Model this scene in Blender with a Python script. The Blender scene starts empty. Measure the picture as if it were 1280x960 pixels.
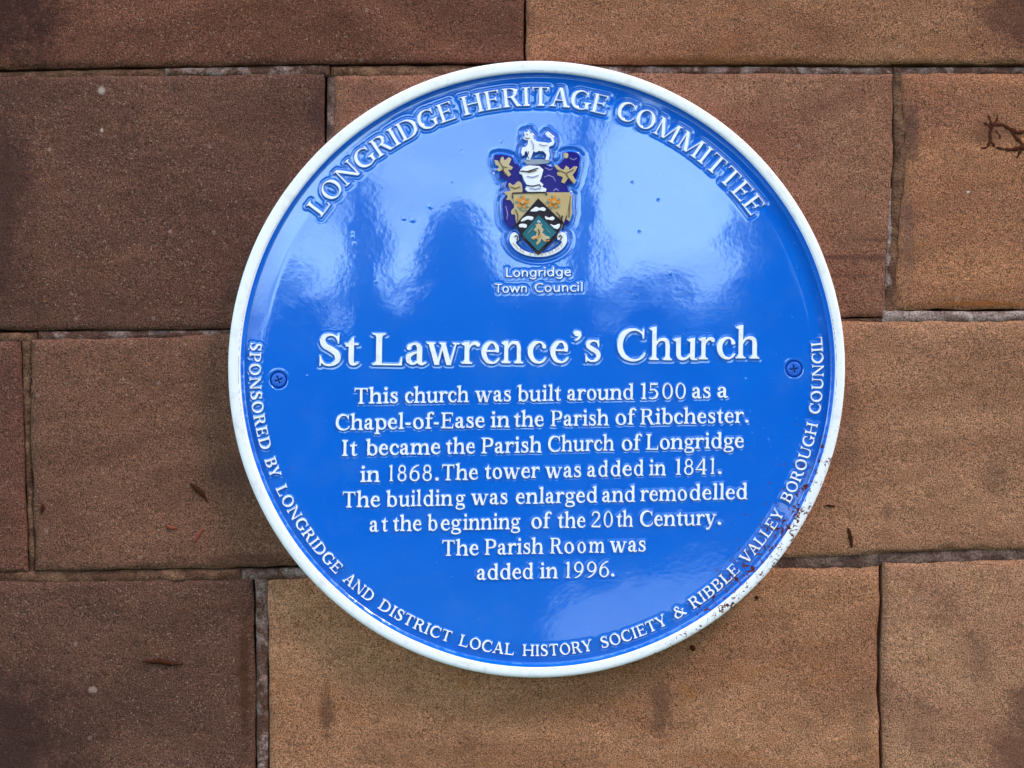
import bpy, bmesh, math, random
import numpy as np
from mathutils import Vector, Matrix

random.seed(7); RNG = np.random.RandomState(11)
scene = bpy.context.scene
col = scene.collection
R = math.radians

# ---------------------------------------------------------------- camera, sky, sun, exposure
S = 0.00065                      # metres per photograph pixel on the plaque's face
HFOV = R(40); D = 640*S/math.tan(HFOV/2)
ZC = 1.5                         # height of the lens above the ground
cam = bpy.data.cameras.new('camera'); cam_o = bpy.data.objects.new('camera', cam); col.objects.link(cam_o)
cam_o.location = (0, -D, ZC); cam_o.rotation_euler = (R(90), 0, 0)
cam.sensor_width = 36; cam.lens = 18/math.tan(HFOV/2); cam.clip_start = 0.02; cam.clip_end = 400
scene.camera = cam_o
SUN_EL, SUN_AZ = 50, 58          # sun stands high, in front of the wall and to the right
world = bpy.data.worlds.new('World'); scene.world = world; world.use_nodes = True
nt = world.node_tree; nt.nodes.clear()
def N(t, typ, **kw):
    n = t.nodes.new(typ)
    for k, v in kw.items(): setattr(n, k, v)
    return n
wo = N(nt, 'ShaderNodeOutputWorld'); bg = N(nt, 'ShaderNodeBackground'); sky = N(nt, 'ShaderNodeTexSky', sky_type='NISHITA')
sky.sun_disc = False; sky.sun_elevation = R(SUN_EL); sky.sun_rotation = R(180-SUN_AZ); sky.dust_density = 2.0
tc = N(nt, 'ShaderNodeTexCoord'); mp = N(nt, 'ShaderNodeMapping'); mp.inputs['Scale'].default_value = (1, 1, 2.2)
mp.inputs['Location'].default_value = (0.3, 0.2, 0.1)
cl = N(nt, 'ShaderNodeTexNoise'); cl.inputs['Scale'].default_value = 2.2; cl.inputs['Detail'].default_value = 6; cl.inputs['Roughness'].default_value = .55
cr = N(nt, 'ShaderNodeMapRange'); cr.inputs['From Min'].default_value = .36; cr.inputs['From Max'].default_value = .56
cm = N(nt, 'ShaderNodeMix', data_type='RGBA'); cm.inputs[7].default_value = (40, 60, 70, 1)
nt.links.new(tc.outputs['Generated'], mp.inputs['Vector']); nt.links.new(mp.outputs[0], cl.inputs['Vector'])
nt.links.new(cl.outputs['Fac'], cr.inputs['Value']); nt.links.new(cr.outputs[0], cm.inputs[0])
nt.links.new(sky.outputs[0], cm.inputs[6]); nt.links.new(cm.outputs[2], bg.inputs['Color'])
bg.inputs['Strength'].default_value = 0.1
nt.links.new(bg.outputs[0], wo.inputs[0])
sun = bpy.data.lights.new('sun', 'SUN'); sun.energy = 2.5; sun.angle = R(12); sun.color = (1, .79, .71)
sun_o = bpy.data.objects.new('sun', sun); col.objects.link(sun_o)
sd = Vector((math.cos(R(SUN_EL))*math.sin(R(SUN_AZ)), -math.cos(R(SUN_EL))*math.cos(R(SUN_AZ)), math.sin(R(SUN_EL))))
sun_o.rotation_euler = sd.to_track_quat('Z', 'Y').to_euler(); sun_o.location = (2, -3, 5)
vs = scene.view_settings; vs.view_transform = 'Standard'; vs.look = 'None'; vs.gamma = 1; vs.exposure = -0.40
scene.cycles.use_denoising = True

# ---------------------------------------------------------------- helpers
def tag(o, label=None, cat=None, group=None, kind=None):
    if label: o['label'] = label
    if cat: o['category'] = cat
    if group: o['group'] = group
    if kind: o['kind'] = kind
    return o
def empty(name, loc=(0, 0, 0), rot=(0, 0, 0), parent=None):
    o = bpy.data.objects.new(name, None); col.objects.link(o); o.location = loc; o.rotation_euler = rot; o.parent = parent
    o.empty_display_size = .02
    return o
def link(name, me, parent=None, mat=None):
    o = bpy.data.objects.new(name, me); col.objects.link(o); o.parent = parent
    if mat is not None and not me.materials: me.materials.append(mat)
    return o
def mesh_np(name, V, F, smooth=True):
    V = np.asarray(V, np.float32); F = np.asarray(F, np.int32)
    me = bpy.data.meshes.new(name); me.vertices.add(len(V)); me.vertices.foreach_set('co', V.ravel())
    k = F.shape[1]; me.loops.add(F.size); me.loops.foreach_set('vertex_index', F.ravel())
    me.polygons.add(len(F)); me.polygons.foreach_set('loop_start', np.arange(0, F.size, k, dtype=np.int32))
    me.polygons.foreach_set('loop_total', np.full(len(F), k, np.int32))
    me.update(calc_edges=True)
    if smooth: me.polygons.foreach_set('use_smooth', np.ones(len(F), bool))
    me.validate(); return me
def vnoise(x, y, seed):
    xi = np.floor(x).astype(np.int64); yi = np.floor(y).astype(np.int64); fx = x-xi; fy = y-yi
    fx = fx*fx*fx*(fx*(fx*6-15)+10); fy = fy*fy*fy*(fy*(fy*6-15)+10)
    def h(a, b):
        n = (a*374761393 + b*668265263 + seed*1442695041) & 0xffffffff
        n = ((n ^ (n >> 13))*1274126177) & 0xffffffff
        return ((n ^ (n >> 16)) & 0xffff)/32767.5 - 1
    return (h(xi, yi)*(1-fx)+h(xi+1, yi)*fx)*(1-fy) + (h(xi, yi+1)*(1-fx)+h(xi+1, yi+1)*fx)*fy
def fbm(x, y, wl, seed=0, octs=4, gain=.5):
    x = np.asarray(x, float); y = np.asarray(y, float); o = 0; a = 1; t = 0
    for i in range(octs):
        o = o + a*vnoise(x/wl+i*17.3, y/wl-i*9.1, seed+i); t += a; a *= gain; wl /= 2.03
    return o/t
def lin(r, g, b):
    f = lambda c: (c/255/12.92) if c <= 10 else ((c/255+.055)/1.055)**2.4
    return (f(r), f(g), f(b), 1)

# ---------------------------------------------------------------- materials
def mat_new(name):
    m = bpy.data.materials.new(name); m.use_nodes = True; t = m.node_tree
    return m, t, t.nodes['Principled BSDF']
def noise(t, scale, detail=4, rough=.55, vec=None, dist=0):
    n = N(t, 'ShaderNodeTexNoise'); n.inputs['Scale'].default_value = scale; n.inputs['Detail'].default_value = detail
    n.inputs['Roughness'].default_value = rough; n.inputs['Distortion'].default_value = dist
    if vec is not None: t.links.new(vec, n.inputs['Vector'])
    return n.outputs['Fac']
def pos(t): return N(t, 'ShaderNodeNewGeometry').outputs['Position']
def rng(t, v, a, b, c=0., d=1., smooth=False):
    n = N(t, 'ShaderNodeMapRange'); n.inputs[1].default_value = a; n.inputs[2].default_value = b
    n.inputs[3].default_value = c; n.inputs[4].default_value = d
    if smooth: n.interpolation_type = 'SMOOTHSTEP'
    t.links.new(v, n.inputs[0]); return n.outputs[0]
def mixc(t, f, a, b, mode='MIX'):
    n = N(t, 'ShaderNodeMix', data_type='RGBA', blend_type=mode)
    for i, v in ((0, f), (6, a), (7, b)):
        if isinstance(v, (tuple, float, int)): n.inputs[i].default_value = v
        else: t.links.new(v, n.inputs[i])
    return n.outputs[2]
def mth(t, op, a, b=0.):
    n = N(t, 'ShaderNodeMath', operation=op)
    for i, v in ((0, a), (1, b)):
        if isinstance(v, (float, int)): n.inputs[i].default_value = v
        else: t.links.new(v, n.inputs[i])
    return n.outputs[0]
def bump(t, bs, h, strength, dist):
    n = N(t, 'ShaderNodeBump'); n.inputs['Strength'].default_value = strength; n.inputs['Distance'].default_value = dist
    t.links.new(h, n.inputs['Height']); t.links.new(n.outputs[0], bs.inputs['Normal'])

CX, CY = 670.5, 461.5
PX, PZ = (CX-640)*S, ZC+(480-CY)*S          # plaque centre in the world
def rust_mask(t, amount=1.0):
    """chipped, rusted enamel: worst along the lower right edge of the plaque"""
    p = pos(t); sub = N(t, 'ShaderNodeVectorMath', operation='SUBTRACT'); t.links.new(p, sub.inputs[0]); sub.inputs[1].default_value = (PX, 0, PZ)
    dot = N(t, 'ShaderNodeVectorMath', operation='DOT_PRODUCT'); t.links.new(sub.outputs[0], dot.inputs[0]); dot.inputs[1].default_value = (.80, 0, -.60)
    near = rng(t, dot.outputs['Value'], 290*S, 385*S, 0, 1)
    v = N(t, 'ShaderNodeTexVoronoi'); v.inputs['Scale'].default_value = 150; t.links.new(p, v.inputs['Vector'])
    n = noise(t, 210, 5, .65, p, 1.2); big = noise(t, 45, 3, .6, p)
    f = mth(t, 'ADD', n, mth(t, 'MULTIPLY', near, 0.15*amount)); f = mth(t, 'ADD', f, mth(t, 'MULTIPLY', big, .12))
    f = mth(t, 'SUBTRACT', f, .775)
    return rng(t, f, 0, .02)
def enamel(name, colr, rough=.12, coat=1., rust=1.0, tone=None, grime=.0):
    m, t, b = mat_new(name); p = pos(t)
    c = colr
    if tone: c = mixc(t, rng(t, noise(t, 14, 3, .5, p), .35, .65), colr, tone)
    if name == 'blue_enamel': c = mixc(t, rng(t, noise(t, 520, 2, .5, p), .70, .76, 0, .35), c, lin(170, 190, 215)); c = mixc(t, rng(t, noise(t, 24, 5, .65, p), .50, .75, 0, .10), c, lin(120, 140, 180))
    if grime: c = mixc(t, rng(t, noise(t, 120, 4, .6, p), .52, .75, 0, grime), c, lin(120, 95, 90))
    if rust is not None:
        rm = rust_mask(t, rust); c = mixc(t, rm, c, mixc(t, noise(t, 500, 2, .5, p), lin(60, 22, 18), lin(120, 52, 38)))
        rr = N(t, 'ShaderNodeMapRange'); t.links.new(rm, rr.inputs[0]); rr.inputs[3].default_value = rough; rr.inputs[4].default_value = .85
        t.links.new(rr.outputs[0], b.inputs['Roughness'])
        cc = N(t, 'ShaderNodeMapRange'); t.links.new(rm, cc.inputs[0]); cc.inputs[3].default_value = coat; cc.inputs[4].default_value = 0
        t.links.new(cc.outputs[0], b.inputs['Coat Weight'])
        h = mth(t, 'ADD', mth(t, 'MULTIPLY', noise(t, 420, 2, .5, p), .25), mth(t, 'MULTIPLY', rm, -1.5))
    else:
        b.inputs['Roughness'].default_value = rough; b.inputs['Coat Weight'].default_value = coat
        h = noise(t, 420, 2, .5, p)
    if isinstance(c, tuple): b.inputs['Base Color'].default_value = c
    else: t.links.new(c, b.inputs['Base Color'])
    b.inputs['Specular IOR Level'].default_value = .08
    b.inputs['Coat Roughness'].default_value = .05; b.inputs['Coat IOR'].default_value = 1.92
    bump(t, b, h, .08, .0006)
    # the clear top layer is smoother than the paint, but not perfectly flat
    n = N(t, 'ShaderNodeBump'); n.inputs['Strength'].default_value = .03; n.inputs['Distance'].default_value = .0006
    t.links.new(noise(t, 260, 3, .6, p), n.inputs['Height']); t.links.new(n.outputs[0], b.inputs['Coat Normal'])
    return m
M_BLUE = enamel('blue_enamel', (.0002, .116, .62, 1), .3, 1., 1.5, (.0003, .128, .65, 1))
M_WHITE = enamel('white_enamel', (.93, .81, .86, 1), .4, .1, 1., None, .22)
M_RIM = enamel('rim_white_enamel', (.93, .80, .85, 1), 0.4, .1, 1.1, None, .2)
M_VIOLET = enamel('violet_enamel', (.016, .007, .18, 1), .3, .04, None)
M_CREAM = enamel('cream_gold_paint', (.54, .33, .15, 1), .45, .04, None, (.60, .42, .27, 1))
M_CWHITE = enamel('crest_white_paint', (.88, .76, .82, 1), .4, .04, None)
M_ORANGE = enamel('orange_paint', (.72, .22, .02, 1), .4, .04, None)
M_TEAL = enamel('teal_enamel', (.012, .10, .15, 1), .3, .04, None, (.02, .15, .2, 1))
M_BLACK = enamel('maroon_black_paint', (.018, .006, .014, 1), .4, .04, None)
M_GREY = enamel('grey_paint', (.30, .29, .38, 1), .4, .04, None)
M_LILAC = enamel('lilac_paint', (.26, .20, .50, 1), .4, .04, None)
M_UMBER = enamel('umber_paint', (.16, .085, .04, 1), .5, .04, None)
M_LEAF = enamel('sage_paint', (.20, .25, .20, 1), .4, .04, None)
m, t, b = mat_new('blue_painted_screw'); b.inputs['Base Color'].default_value = (.006, .10, .55, 1); b.inputs['Roughness'].default_value = .35; M_SCREW = m
m, t, b = mat_new('dark_recess'); b.inputs['Base Color'].default_value = (.01, .012, .03, 1); b.inputs['Roughness'].default_value = .7; M_RECESS = m

def stone_mat(name, base, alt, stain=.35, speck=1.0, seed=0., ochre=.12, blots=()):
    """sandstone: fine quartz grain, blotchy iron tint, sooty specks"""
    base, alt = [(c_[0]*1.10, c_[1]*.95, c_[2]*.93, 1) for c_ in (base, alt)]
    m, t, b = mat_new(name); p0 = pos(t)
    mp = N(t, 'ShaderNodeMapping'); mp.inputs['Location'].default_value = (seed*3.1, 0, seed*1.7); t.links.new(p0, mp.inputs['Vector']); p = mp.outputs[0]
    bed = N(t, 'ShaderNodeMapping'); bed.inputs['Scale'].default_value = (1, 1, 2.6); t.links.new(p, bed.inputs['Vector'])
    c = mixc(t, rng(t, noise(t, 7, 5, .6, bed.outputs[0], .6), .36, .64), base, alt)
    c = mixc(t, rng(t, noise(t, 26, 4, .65, bed.outputs[0]), .50, .78, 0, stain), c, tuple(x*.45 for x in base[:3])+(1,))
    g1 = noise(t, 850, 2, .6, p); g2 = noise(t, 1500, 1, .5, p)
    g = mth(t, 'ADD', mth(t, 'MULTIPLY', g1, .6), mth(t, 'MULTIPLY', g2, .5))
    c = mixc(t, 1., c, rng(t, g, .42, .68, .25, 1.8), 'MULTIPLY')
    c = mixc(t, rng(t, noise(t, 600, 1, .4, p), .66, .74, 0, .42*speck), c, lin(196, 160, 140))
    c = mixc(t, rng(t, noise(t, 60, 5, .7, p, 1.), .54, .70, 0, .55), c, tuple(x*.5 for x in base[:3])+(1,))
    c = mixc(t, rng(t, noise(t, 18, 4, .6, bed.outputs[0], 1.5), .56, .74, 0, ochre), c, lin(170, 100, 52))
    c = mixc(t, rng(t, noise(t, 640, 2, .6, p), .62, .69, 0, .65*speck), c, lin(45, 24, 20))
    v = N(t, 'ShaderNodeTexVoronoi'); v.inputs['Scale'].default_value = 26; t.links.new(p, v.inputs['Vector'])
    c = mixc(t, rng(t, v.outputs['Distance'], .03, .06, .4, 0), c, lin(170, 135, 125))
    for bx, by, brx, bry, bst, bcol in blots:        # weather stains, plus corner and left-edge shade painted into the colour: place and size in wall pixels
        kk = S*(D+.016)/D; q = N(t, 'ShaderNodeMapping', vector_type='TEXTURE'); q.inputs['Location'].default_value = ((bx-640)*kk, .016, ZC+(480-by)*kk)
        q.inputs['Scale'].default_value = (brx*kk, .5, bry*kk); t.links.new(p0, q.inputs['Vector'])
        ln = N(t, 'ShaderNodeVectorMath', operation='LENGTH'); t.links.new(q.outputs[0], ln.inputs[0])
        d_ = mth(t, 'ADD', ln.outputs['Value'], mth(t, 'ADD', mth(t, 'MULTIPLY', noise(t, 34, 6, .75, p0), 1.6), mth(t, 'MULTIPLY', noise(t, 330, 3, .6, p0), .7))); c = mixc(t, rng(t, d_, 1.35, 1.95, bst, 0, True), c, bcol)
    t.links.new(c, b.inputs['Base Color']); b.inputs['Roughness'].default_value = .93; b.inputs['Specular IOR Level'].default_value = .18
    h = mth(t, 'ADD', mth(t, 'ADD', g1, mth(t, 'MULTIPLY', g2, .5)), mth(t, 'MULTIPLY', noise(t, 130, 5, .65, p), 1.8))
    bump(t, b, h, .9, .0020)
    return m
def mortar_mat(name, dark, pale, lo, hi):
    m, t, b = mat_new(name); p = pos(t)
    c = mixc(t, rng(t, noise(t, 55, 5, .62, p, .8), lo, hi), dark, pale)
    c = mixc(t, 1., c, rng(t, noise(t, 700, 2, .6, p), .35, .65, .55, 1.4), 'MULTIPLY')
    t.links.new(c, b.inputs['Base Color']); b.inputs['Roughness'].default_value = .95; b.inputs['Specular IOR Level'].default_value = .15
    bump(t, b, mth(t, 'ADD', noise(t, 600, 2, .6, p), noise(t, 120, 4, .65, p)), .9, .002)
    return m
# ---------------------------------------------------------------- lettering
# Every letter is drawn here as pen strokes (a soft slab-serif roman); a signed
# distance grid of each glyph gives both its outline and the relief round it.
GS = 8.0                       # grid step in glyph units
GX0, GY0, GX1, GY1 = -160.0, -380.0, 1120.0, 960.0
gxs = np.arange(GX0, GX1 + 1, GS); gys = np.arange(GY0, GY1 + 1, GS)
GXX, GYY = np.meshgrid(gxs, gys)
ST, TH, SE = 108.0, 46.0, 42.0

def sd_poly(pts):
    d = np.full(GXX.shape, 1e9); ins = np.zeros(GXX.shape, bool)
    n = len(pts)
    for i in range(n):
        ax, ay = pts[i]; bx, by = pts[(i + 1) % n]
        ex, ey = bx - ax, by - ay
        wx, wy = GXX - ax, GYY - ay
        t = np.clip((wx*ex + wy*ey) / (ex*ex + ey*ey + 1e-9), 0, 1)
        d = np.minimum(d, np.hypot(wx - ex*t, wy - ey*t))
        if ay != by:
            c = (ay > GYY) != (by > GYY)
            ins ^= c & (GXX < (bx - ax) * (GYY - ay) / (by - ay) + ax)
    return np.where(ins, -d, d)

def sd_stroke(pts, smooth=True):
    p = np.array(pts, float)
    if smooth and len(p) > 2:
        q = np.vstack([2*p[0] - p[1], p, 2*p[-1] - p[-2]]); out = []
        for i in range(1, len(q) - 2):
            for k in range(7):
                t = k / 7.0
                out.append(.5 * (2*q[i] + (q[i+1]-q[i-1])*t + (2*q[i-1]-5*q[i]+4*q[i+1]-q[i+2])*t*t
                                 + (-q[i-1]+3*q[i]-3*q[i+1]+q[i+2])*t**3))
        out.append(q[-2]); p = np.array(out)
    d = np.full(GXX.shape, 1e9)
    for a, b in zip(p[:-1], p[1:]):
        ex, ey = b[0]-a[0], b[1]-a[1]
        t = np.clip(((GXX-a[0])*ex + (GYY-a[1])*ey) / (ex*ex+ey*ey+1e-9), 0, 1)
        d = np.minimum(d, np.hypot(GXX-a[0]-ex*t, GYY-a[1]-ey*t) - (a[2] + (b[2]-a[2])*t) / 2)
    return d

class G:
    def __init__(s, adv): s.adv = adv; s.d = np.full(GXX.shape, 1e9)
    def p(s, *pts): s.d = np.minimum(s.d, sd_poly(pts)); return s
    def s(s, *pts): s.d = np.minimum(s.d, sd_stroke(pts)); return s
    def bar(s, x0, y0, x1, y1, w):              # straight stroke with cut ends
        dx, dy = x1-x0, y1-y0; L = math.hypot(dx, dy); nx, ny = -dy/L*w/2, dx/L*w/2
        return s.p((x0+nx, y0+ny), (x1+nx, y1+ny), (x1-nx, y1-ny), (x0-nx, y0-ny))
    def diag(s, x0, y0, x1, y1, w):             # diagonal cut flat top and bottom
        return s.p((x0-w/2, y0), (x0+w/2, y0), (x1+w/2, y1), (x1-w/2, y1))
    def slab(s, x0, x1, y, up=1, c0=None, c1=None):   # serif from x0 to x1, bracketed on to a stem c0..c1
        t = SE*up
        if c0 is None: return s.p((x0, y), (x1, y), (x1, y+t), (x0, y+t))
        b = 46*up
        return s.p((x0, y), (x1, y), (x1, y+t*.82), (c1+(x1-c1)*.35, y+t+4*up), (c1, y+t+b),
                   (c0, y+t+b), (c0-(c0-x0)*.35, y+t+4*up), (x0, y+t*.82))
    def stem(s, x, y0=0, y1=500, w=None, b='lr', t='', l=64):
        w = w or ST; a, c = x-w/2, x+w/2
        s.p((a, y0), (c, y0), (c, y1), (a, y1))
        if b: s.slab(a-(l if 'l' in b else 0), c+(l if 'r' in b else 0), y0, 1, a, c)
        if t == 'flag': s.p((a-66, y1-66), (a-62, y1-34), (a+4, y1-8), (c, y1+14), (c, y1-40), (a, y1-96), (a-20, y1-84))
        elif t: s.slab(a-(l if 'l' in t else 0), c+(l if 'r' in t else 0), y1, -1, a, c)
        return s
    def oval(s, cx, cy, rx, ry, ws=None, wt=None, a0=0, a1=360, tilt=12):
        ws = ws or ST; wt = wt or TH; n = max(8, int(abs(a1-a0)/7)); pts = []
        for i in range(n+1):
            a = math.radians(a0 + (a1-a0)*i/n)
            w = wt + (ws-wt) * abs(math.cos(a - math.radians(tilt)))**1.7
            pts.append((cx + (rx-w/2)*math.cos(a), cy + (ry-w/2)*math.sin(a), w))
        p = np.array(pts); d = np.full(GXX.shape, 1e9)
        for a, b in zip(p[:-1], p[1:]):
            ex, ey = b[0]-a[0], b[1]-a[1]
            t = np.clip(((GXX-a[0])*ex + (GYY-a[1])*ey) / (ex*ex+ey*ey+1e-9), 0, 1)
            d = np.minimum(d, np.hypot(GXX-a[0]-ex*t, GYY-a[1]-ey*t) - (a[2] + (b[2]-a[2])*t) / 2)
        s.d = np.minimum(s.d, d); return s
    def dot(s, x, y, r): s.d = np.minimum(s.d, np.hypot(GXX-x, GYY-y) - r); return s
    def tick(s, x, y, h, up=1, w=30):           # the pointed end serif of E, L, T, C, S
        return s.p((x-w, y), (x+4, y), (x+10, y+h*up), (x-8, y+h*up), (x-w-22, y+24*up))

def build_serif():
    g = {}
    g['a'] = G(480).s((95,378,96),(112,432,74),(185,476,50),(262,462,82),(303,380,ST),(303,240,ST),(303,110,ST),(322,44,90),(372,26,58),(432,58,34)) \
        .s((280,296,42),(175,258,62),(92,196,96),(88,100,104),(150,36,74),(215,40,52),(285,100,44))
    g['b'] = G(545).stem(120,20,750,b='',t='flag').oval(280,250,226,262,112,48).p((66,40),(66,0),(92,-12),(175,40))
    g['c'] = G(450).s((372,372,92),(352,428,66),(280,478,48),(175,452,82),(92,340,112),(86,200,114),(150,70,92),(262,18,58),(350,50,44),(408,120,34))
    g['d'] = G(565).stem(412,14,750,b='',t='flag').oval(256,250,226,262,112,48).slab(400,522,0,1)
    g['e'] = G(470).s((96,286,40),(390,286,40)).s((370,290,84),(352,400,84),(265,482,48),(160,440,88),(84,310,112),(86,190,112),(150,66,92),(265,18,56),(350,48,44),(414,118,32)).bar(60,286,405,286,42)
    g['f'] = G(345).stem(142,0,600,b='lr').s((142,560,ST),(156,660,98),(220,730,60),(300,738,60),(330,694,90)).bar(30,478,305,478,44)
    g['g'] = G(495).oval(218,330,182,168,98,46).s((330,440,40),(390,478,44),(444,462,66)) \
        .s((150,185,40),(92,130,52),(112,78,72),(210,58,88),(330,48,96),(420,-18,92),(400,-118,60),(270,-172,44),(130,-160,56),(60,-100,74),(80,-20,56),(150,30,44))
    g['h'] = G(590).stem(120,0,750,t='flag').stem(450,0,320).s((150,330,46),(220,430,52),(320,472,76),(420,440,100),(450,330,ST),(450,250,ST))
    g['i'] = G(285).stem(142,0,500,t='flag').dot(134,672,66)
    g['l'] = G(285).stem(142,0,750,t='flag')
    g['m'] = G(880).stem(120,0,500,t='flag').stem(430,0,320).stem(742,0,320) \
        .s((150,330,46),(215,430,52),(305,472,76),(400,440,98),(430,330,ST),(430,250,ST)).s((460,330,46),(525,430,52),(617,472,76),(712,440,98),(742,330,ST),(742,250,ST))
    g['n'] = G(590).stem(120,0,500,t='flag').stem(450,0,320).s((150,330,46),(220,430,52),(320,472,76),(420,440,100),(450,330,ST),(450,250,ST))
    g['o'] = G(515).oval(257,250,222,264,114,48)
    g['p'] = G(565).stem(125,-215,500,t='flag').oval(298,250,224,262,112,48)
    g['r'] = G(420).stem(125,0,500,t='flag').s((150,310,46),(195,410,52),(262,462,70),(325,470,90),(365,438,96))
    g['s'] = G(400).s((316,400,36),(270,462,48),(190,480,52),(110,440,78),(96,360,92),(180,292,108),(280,226,108),(312,130,90),(268,46,66),(190,18,50),(110,44,50),(62,120,34)) \
        .p((296,330),(326,330),(322,505),(300,505),(282,460)).p((42,170),(70,170),(96,40),(62,-8),(42,-8))
    g['t'] = G(350).s((158,560,30),(158,470,ST),(158,250,ST),(158,120,ST),(176,44,92),(232,24,58),(300,60,34)).p((28,440),(104,490),(168,610),(212,640),(212,420),(40,420)).bar(26,478,305,478,44)
    g['u'] = G(590).stem(120,180,500,b='',t='flag').stem(440,20,500,b='',t='flag').s((120,220,ST),(124,120,ST),(160,48,92),(240,26,70),(330,60,50),(420,150,44)).slab(420,556,0,1)
    g['w'] = G(830).diag(110,490,262,-10,122).diag(395,470,275,-10,50).diag(395,490,540,-10,122).diag(700,490,560,-10,48) \
        .slab(14,222,500,-1).slab(310,470,500,-1).slab(622,788,500,-1)
    g['y'] = G(560).diag(112,490,268,10,122).diag(450,490,272,-30,50).s((285,20,56),(240,-80,56),(190,-160,66),(110,-178,88)).slab(14,226,500,-1).slab(370,542,500,-1)
    g['’'] = G(250).dot(112,660,68).s((140,672,86),(158,610,62),(128,540,40),(82,496,28))
    g['.'] = G(230).dot(112,58,66)
    g['-'] = G(270).bar(30,236,240,236,82)
    # capitals
    g['A'] = G(690).diag(330,730,108,10,54).diag(345,730,560,10,124).bar(190,250,500,250,44).p((300,700),(384,700),(384,742),(300,742)).slab(16,210,0,1,82,134).slab(450,676,0,1,500,622)
    g['B'] = G(640).stem(150,0,720,b='l',t='l').s((170,698,42),(330,698,46),(470,640,96),(478,540,110),(430,420,80),(300,385,44),(180,385,42)) \
        .s((300,385,44),(450,350,84),(540,215,116),(470,70,92),(330,22,46),(170,22,42))
    g['C'] = G(680).s((590,560,36),(545,640,46),(430,704,54),(280,690,84),(150,580,116),(92,400,122),(110,230,120),(200,90,104),(350,20,66),(490,36,48),(580,100,42),(628,180,32)).p((572,500),(602,500),(608,730),(584,730),(556,620))
    g['D'] = G(745).stem(150,0,720,b='l',t='l').s((170,698,42),(330,698,46),(500,640,84),(612,500,114),(634,350,120),(604,200,114),(490,70,84),(330,22,46),(170,22,42))
    g['E'] = G(615).stem(150,0,720,b='l',t='l').slab(150,530,720,-1).slab(150,545,0,1).bar(180,375,430,375,44).tick(525,720,165,-1).tick(548,0,175,1).p((415,290),(442,290),(442,462),(415,462),(395,400),(395,350))
    g['G'] = G(730).s((590,560,36),(545,640,46),(430,704,54),(280,690,84),(150,580,116),(92,400,122),(110,230,120),(200,90,104),(350,20,66),(470,26,50),(590,80,46)).p((572,500),(602,500),(608,730),(584,730),(556,620)).stem(590,40,300,b='',t='lr',l=70)
    g['H'] = G(800).stem(155,0,720,t='lr').stem(645,0,720,t='lr').bar(180,372,620,372,44)
    g['I'] = G(330).stem(165,0,720,t='lr')
    g['L'] = G(620).stem(160,0,720,b='l',t='lr').slab(160,560,0,1).tick(572,0,185,1,34)
    g['M'] = G(940).stem(140,0,720,w=56,t='').diag(150,710,440,10,124).diag(755,710,450,10,50).stem(770,0,720).slab(40,205,720,-1).slab(700,890,720,-1)
    g['N'] = G(800).stem(140,0,720,w=54).diag(150,710,650,0,124).stem(655,20,720,w=54,b='',t='lr').slab(36,200,720,-1)
    g['O'] = G(760).oval(380,360,330,374,122,50)
    g['P'] = G(600).stem(150,0,720,b='lr',t='l').s((170,698,42),(330,698,46),(475,630,100),(500,510,114),(450,380,84),(320,330,44),(190,330,40))
    g['R'] = G(680).stem(150,0,720,b='lr',t='l').s((170,698,42),(330,698,46),(465,640,98),(486,535,112),(440,420,82),(310,375,44),(190,375,40)).diag(370,375,560,0,126).slab(560,680,0,1)
    g['S'] = G(545).s((440,560,36),(395,650,48),(290,704,54),(165,670,88),(118,560,112),(170,450,124),(300,370,132),(410,270,126),(430,150,112),(360,50,76),(250,16,52),(145,50,48),(80,160,36)) \
        .p((424,500),(454,500),(460,732),(436,732),(408,620)).p((62,232),(90,232),(112,80),(80,-12),(58,-12))
    g['T'] = G(660).stem(330,0,720,t='').slab(60,600,720,-1).tick(590,720,165,-1).p((80,720),(56,720),(42,555),(62,555),(110,690))
    g['U'] = G(770).stem(155,220,720,b='',t='lr').stem(630,220,720,w=54,b='',t='lr').s((155,260,ST),(170,120,104),(270,32,74),(400,20,56),(530,60,56),(618,160,54),(630,260,54))
    g['V'] = G(700).diag(120,710,345,-10,124).diag(570,710,362,-10,52).slab(20,240,720,-1).slab(480,680,720,-1)
    g['Y'] = G(680).stem(345,0,330).diag(120,710,340,300,124).diag(570,710,362,300,56).slab(20,240,720,-1).slab(470,670,720,-1)
    g['&'] = G(800).s((470,560,84),(450,660,64),(350,712,50),(250,650,90),(262,540,96),(380,380,112),(540,190,124),(660,60,100),(740,30,52)) \
        .s((300,440,52),(170,350,76),(96,210,116),(150,70,96),(290,16,56),(440,60,56),(560,180,50),(640,350,44),(660,400,44)).slab(560,740,430,-1)
    # figures: lighter, almost monoline
    k = 80
    g['0'] = G(530).oval(262,360,214,374,k,44,tilt=0)
    g['1'] = G(350).stem(175,0,735,w=92,b='lr',l=52).p((60,660),(60,690),(221,752),(221,690),(129,650))
    g['2'] = G(520).s((78,560,54),(130,680,52),(250,710,54),(370,650,84),(385,520,88),(320,370,70),(180,200,54),(70,60,48)).p((50,0),(440,0),(462,150),(432,150),(410,66),(50,66))
    g['4'] = G(560).stem(385,0,735,w=92,b='lr',l=44).diag(372,735,50,230,50).bar(20,215,510,215,50)
    g['5'] = G(500).p((118,735),(420,735),(400,660),(118,660)).p((104,735),(150,735),(132,420),(96,400)).s((112,410,46),(200,444,50),(320,410,74),(400,270,90),(350,100,80),(220,24,52),(90,40,54))
    g['6'] = G(540).oval(270,235,214,248,84,48,tilt=0).s((98,250,84),(110,400,78),(190,570,62),(320,680,48),(425,720,36))
    g['8'] = G(530).oval(264,545,174,188,70,46,tilt=0).oval(264,205,212,220,82,48,tilt=0)
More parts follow.
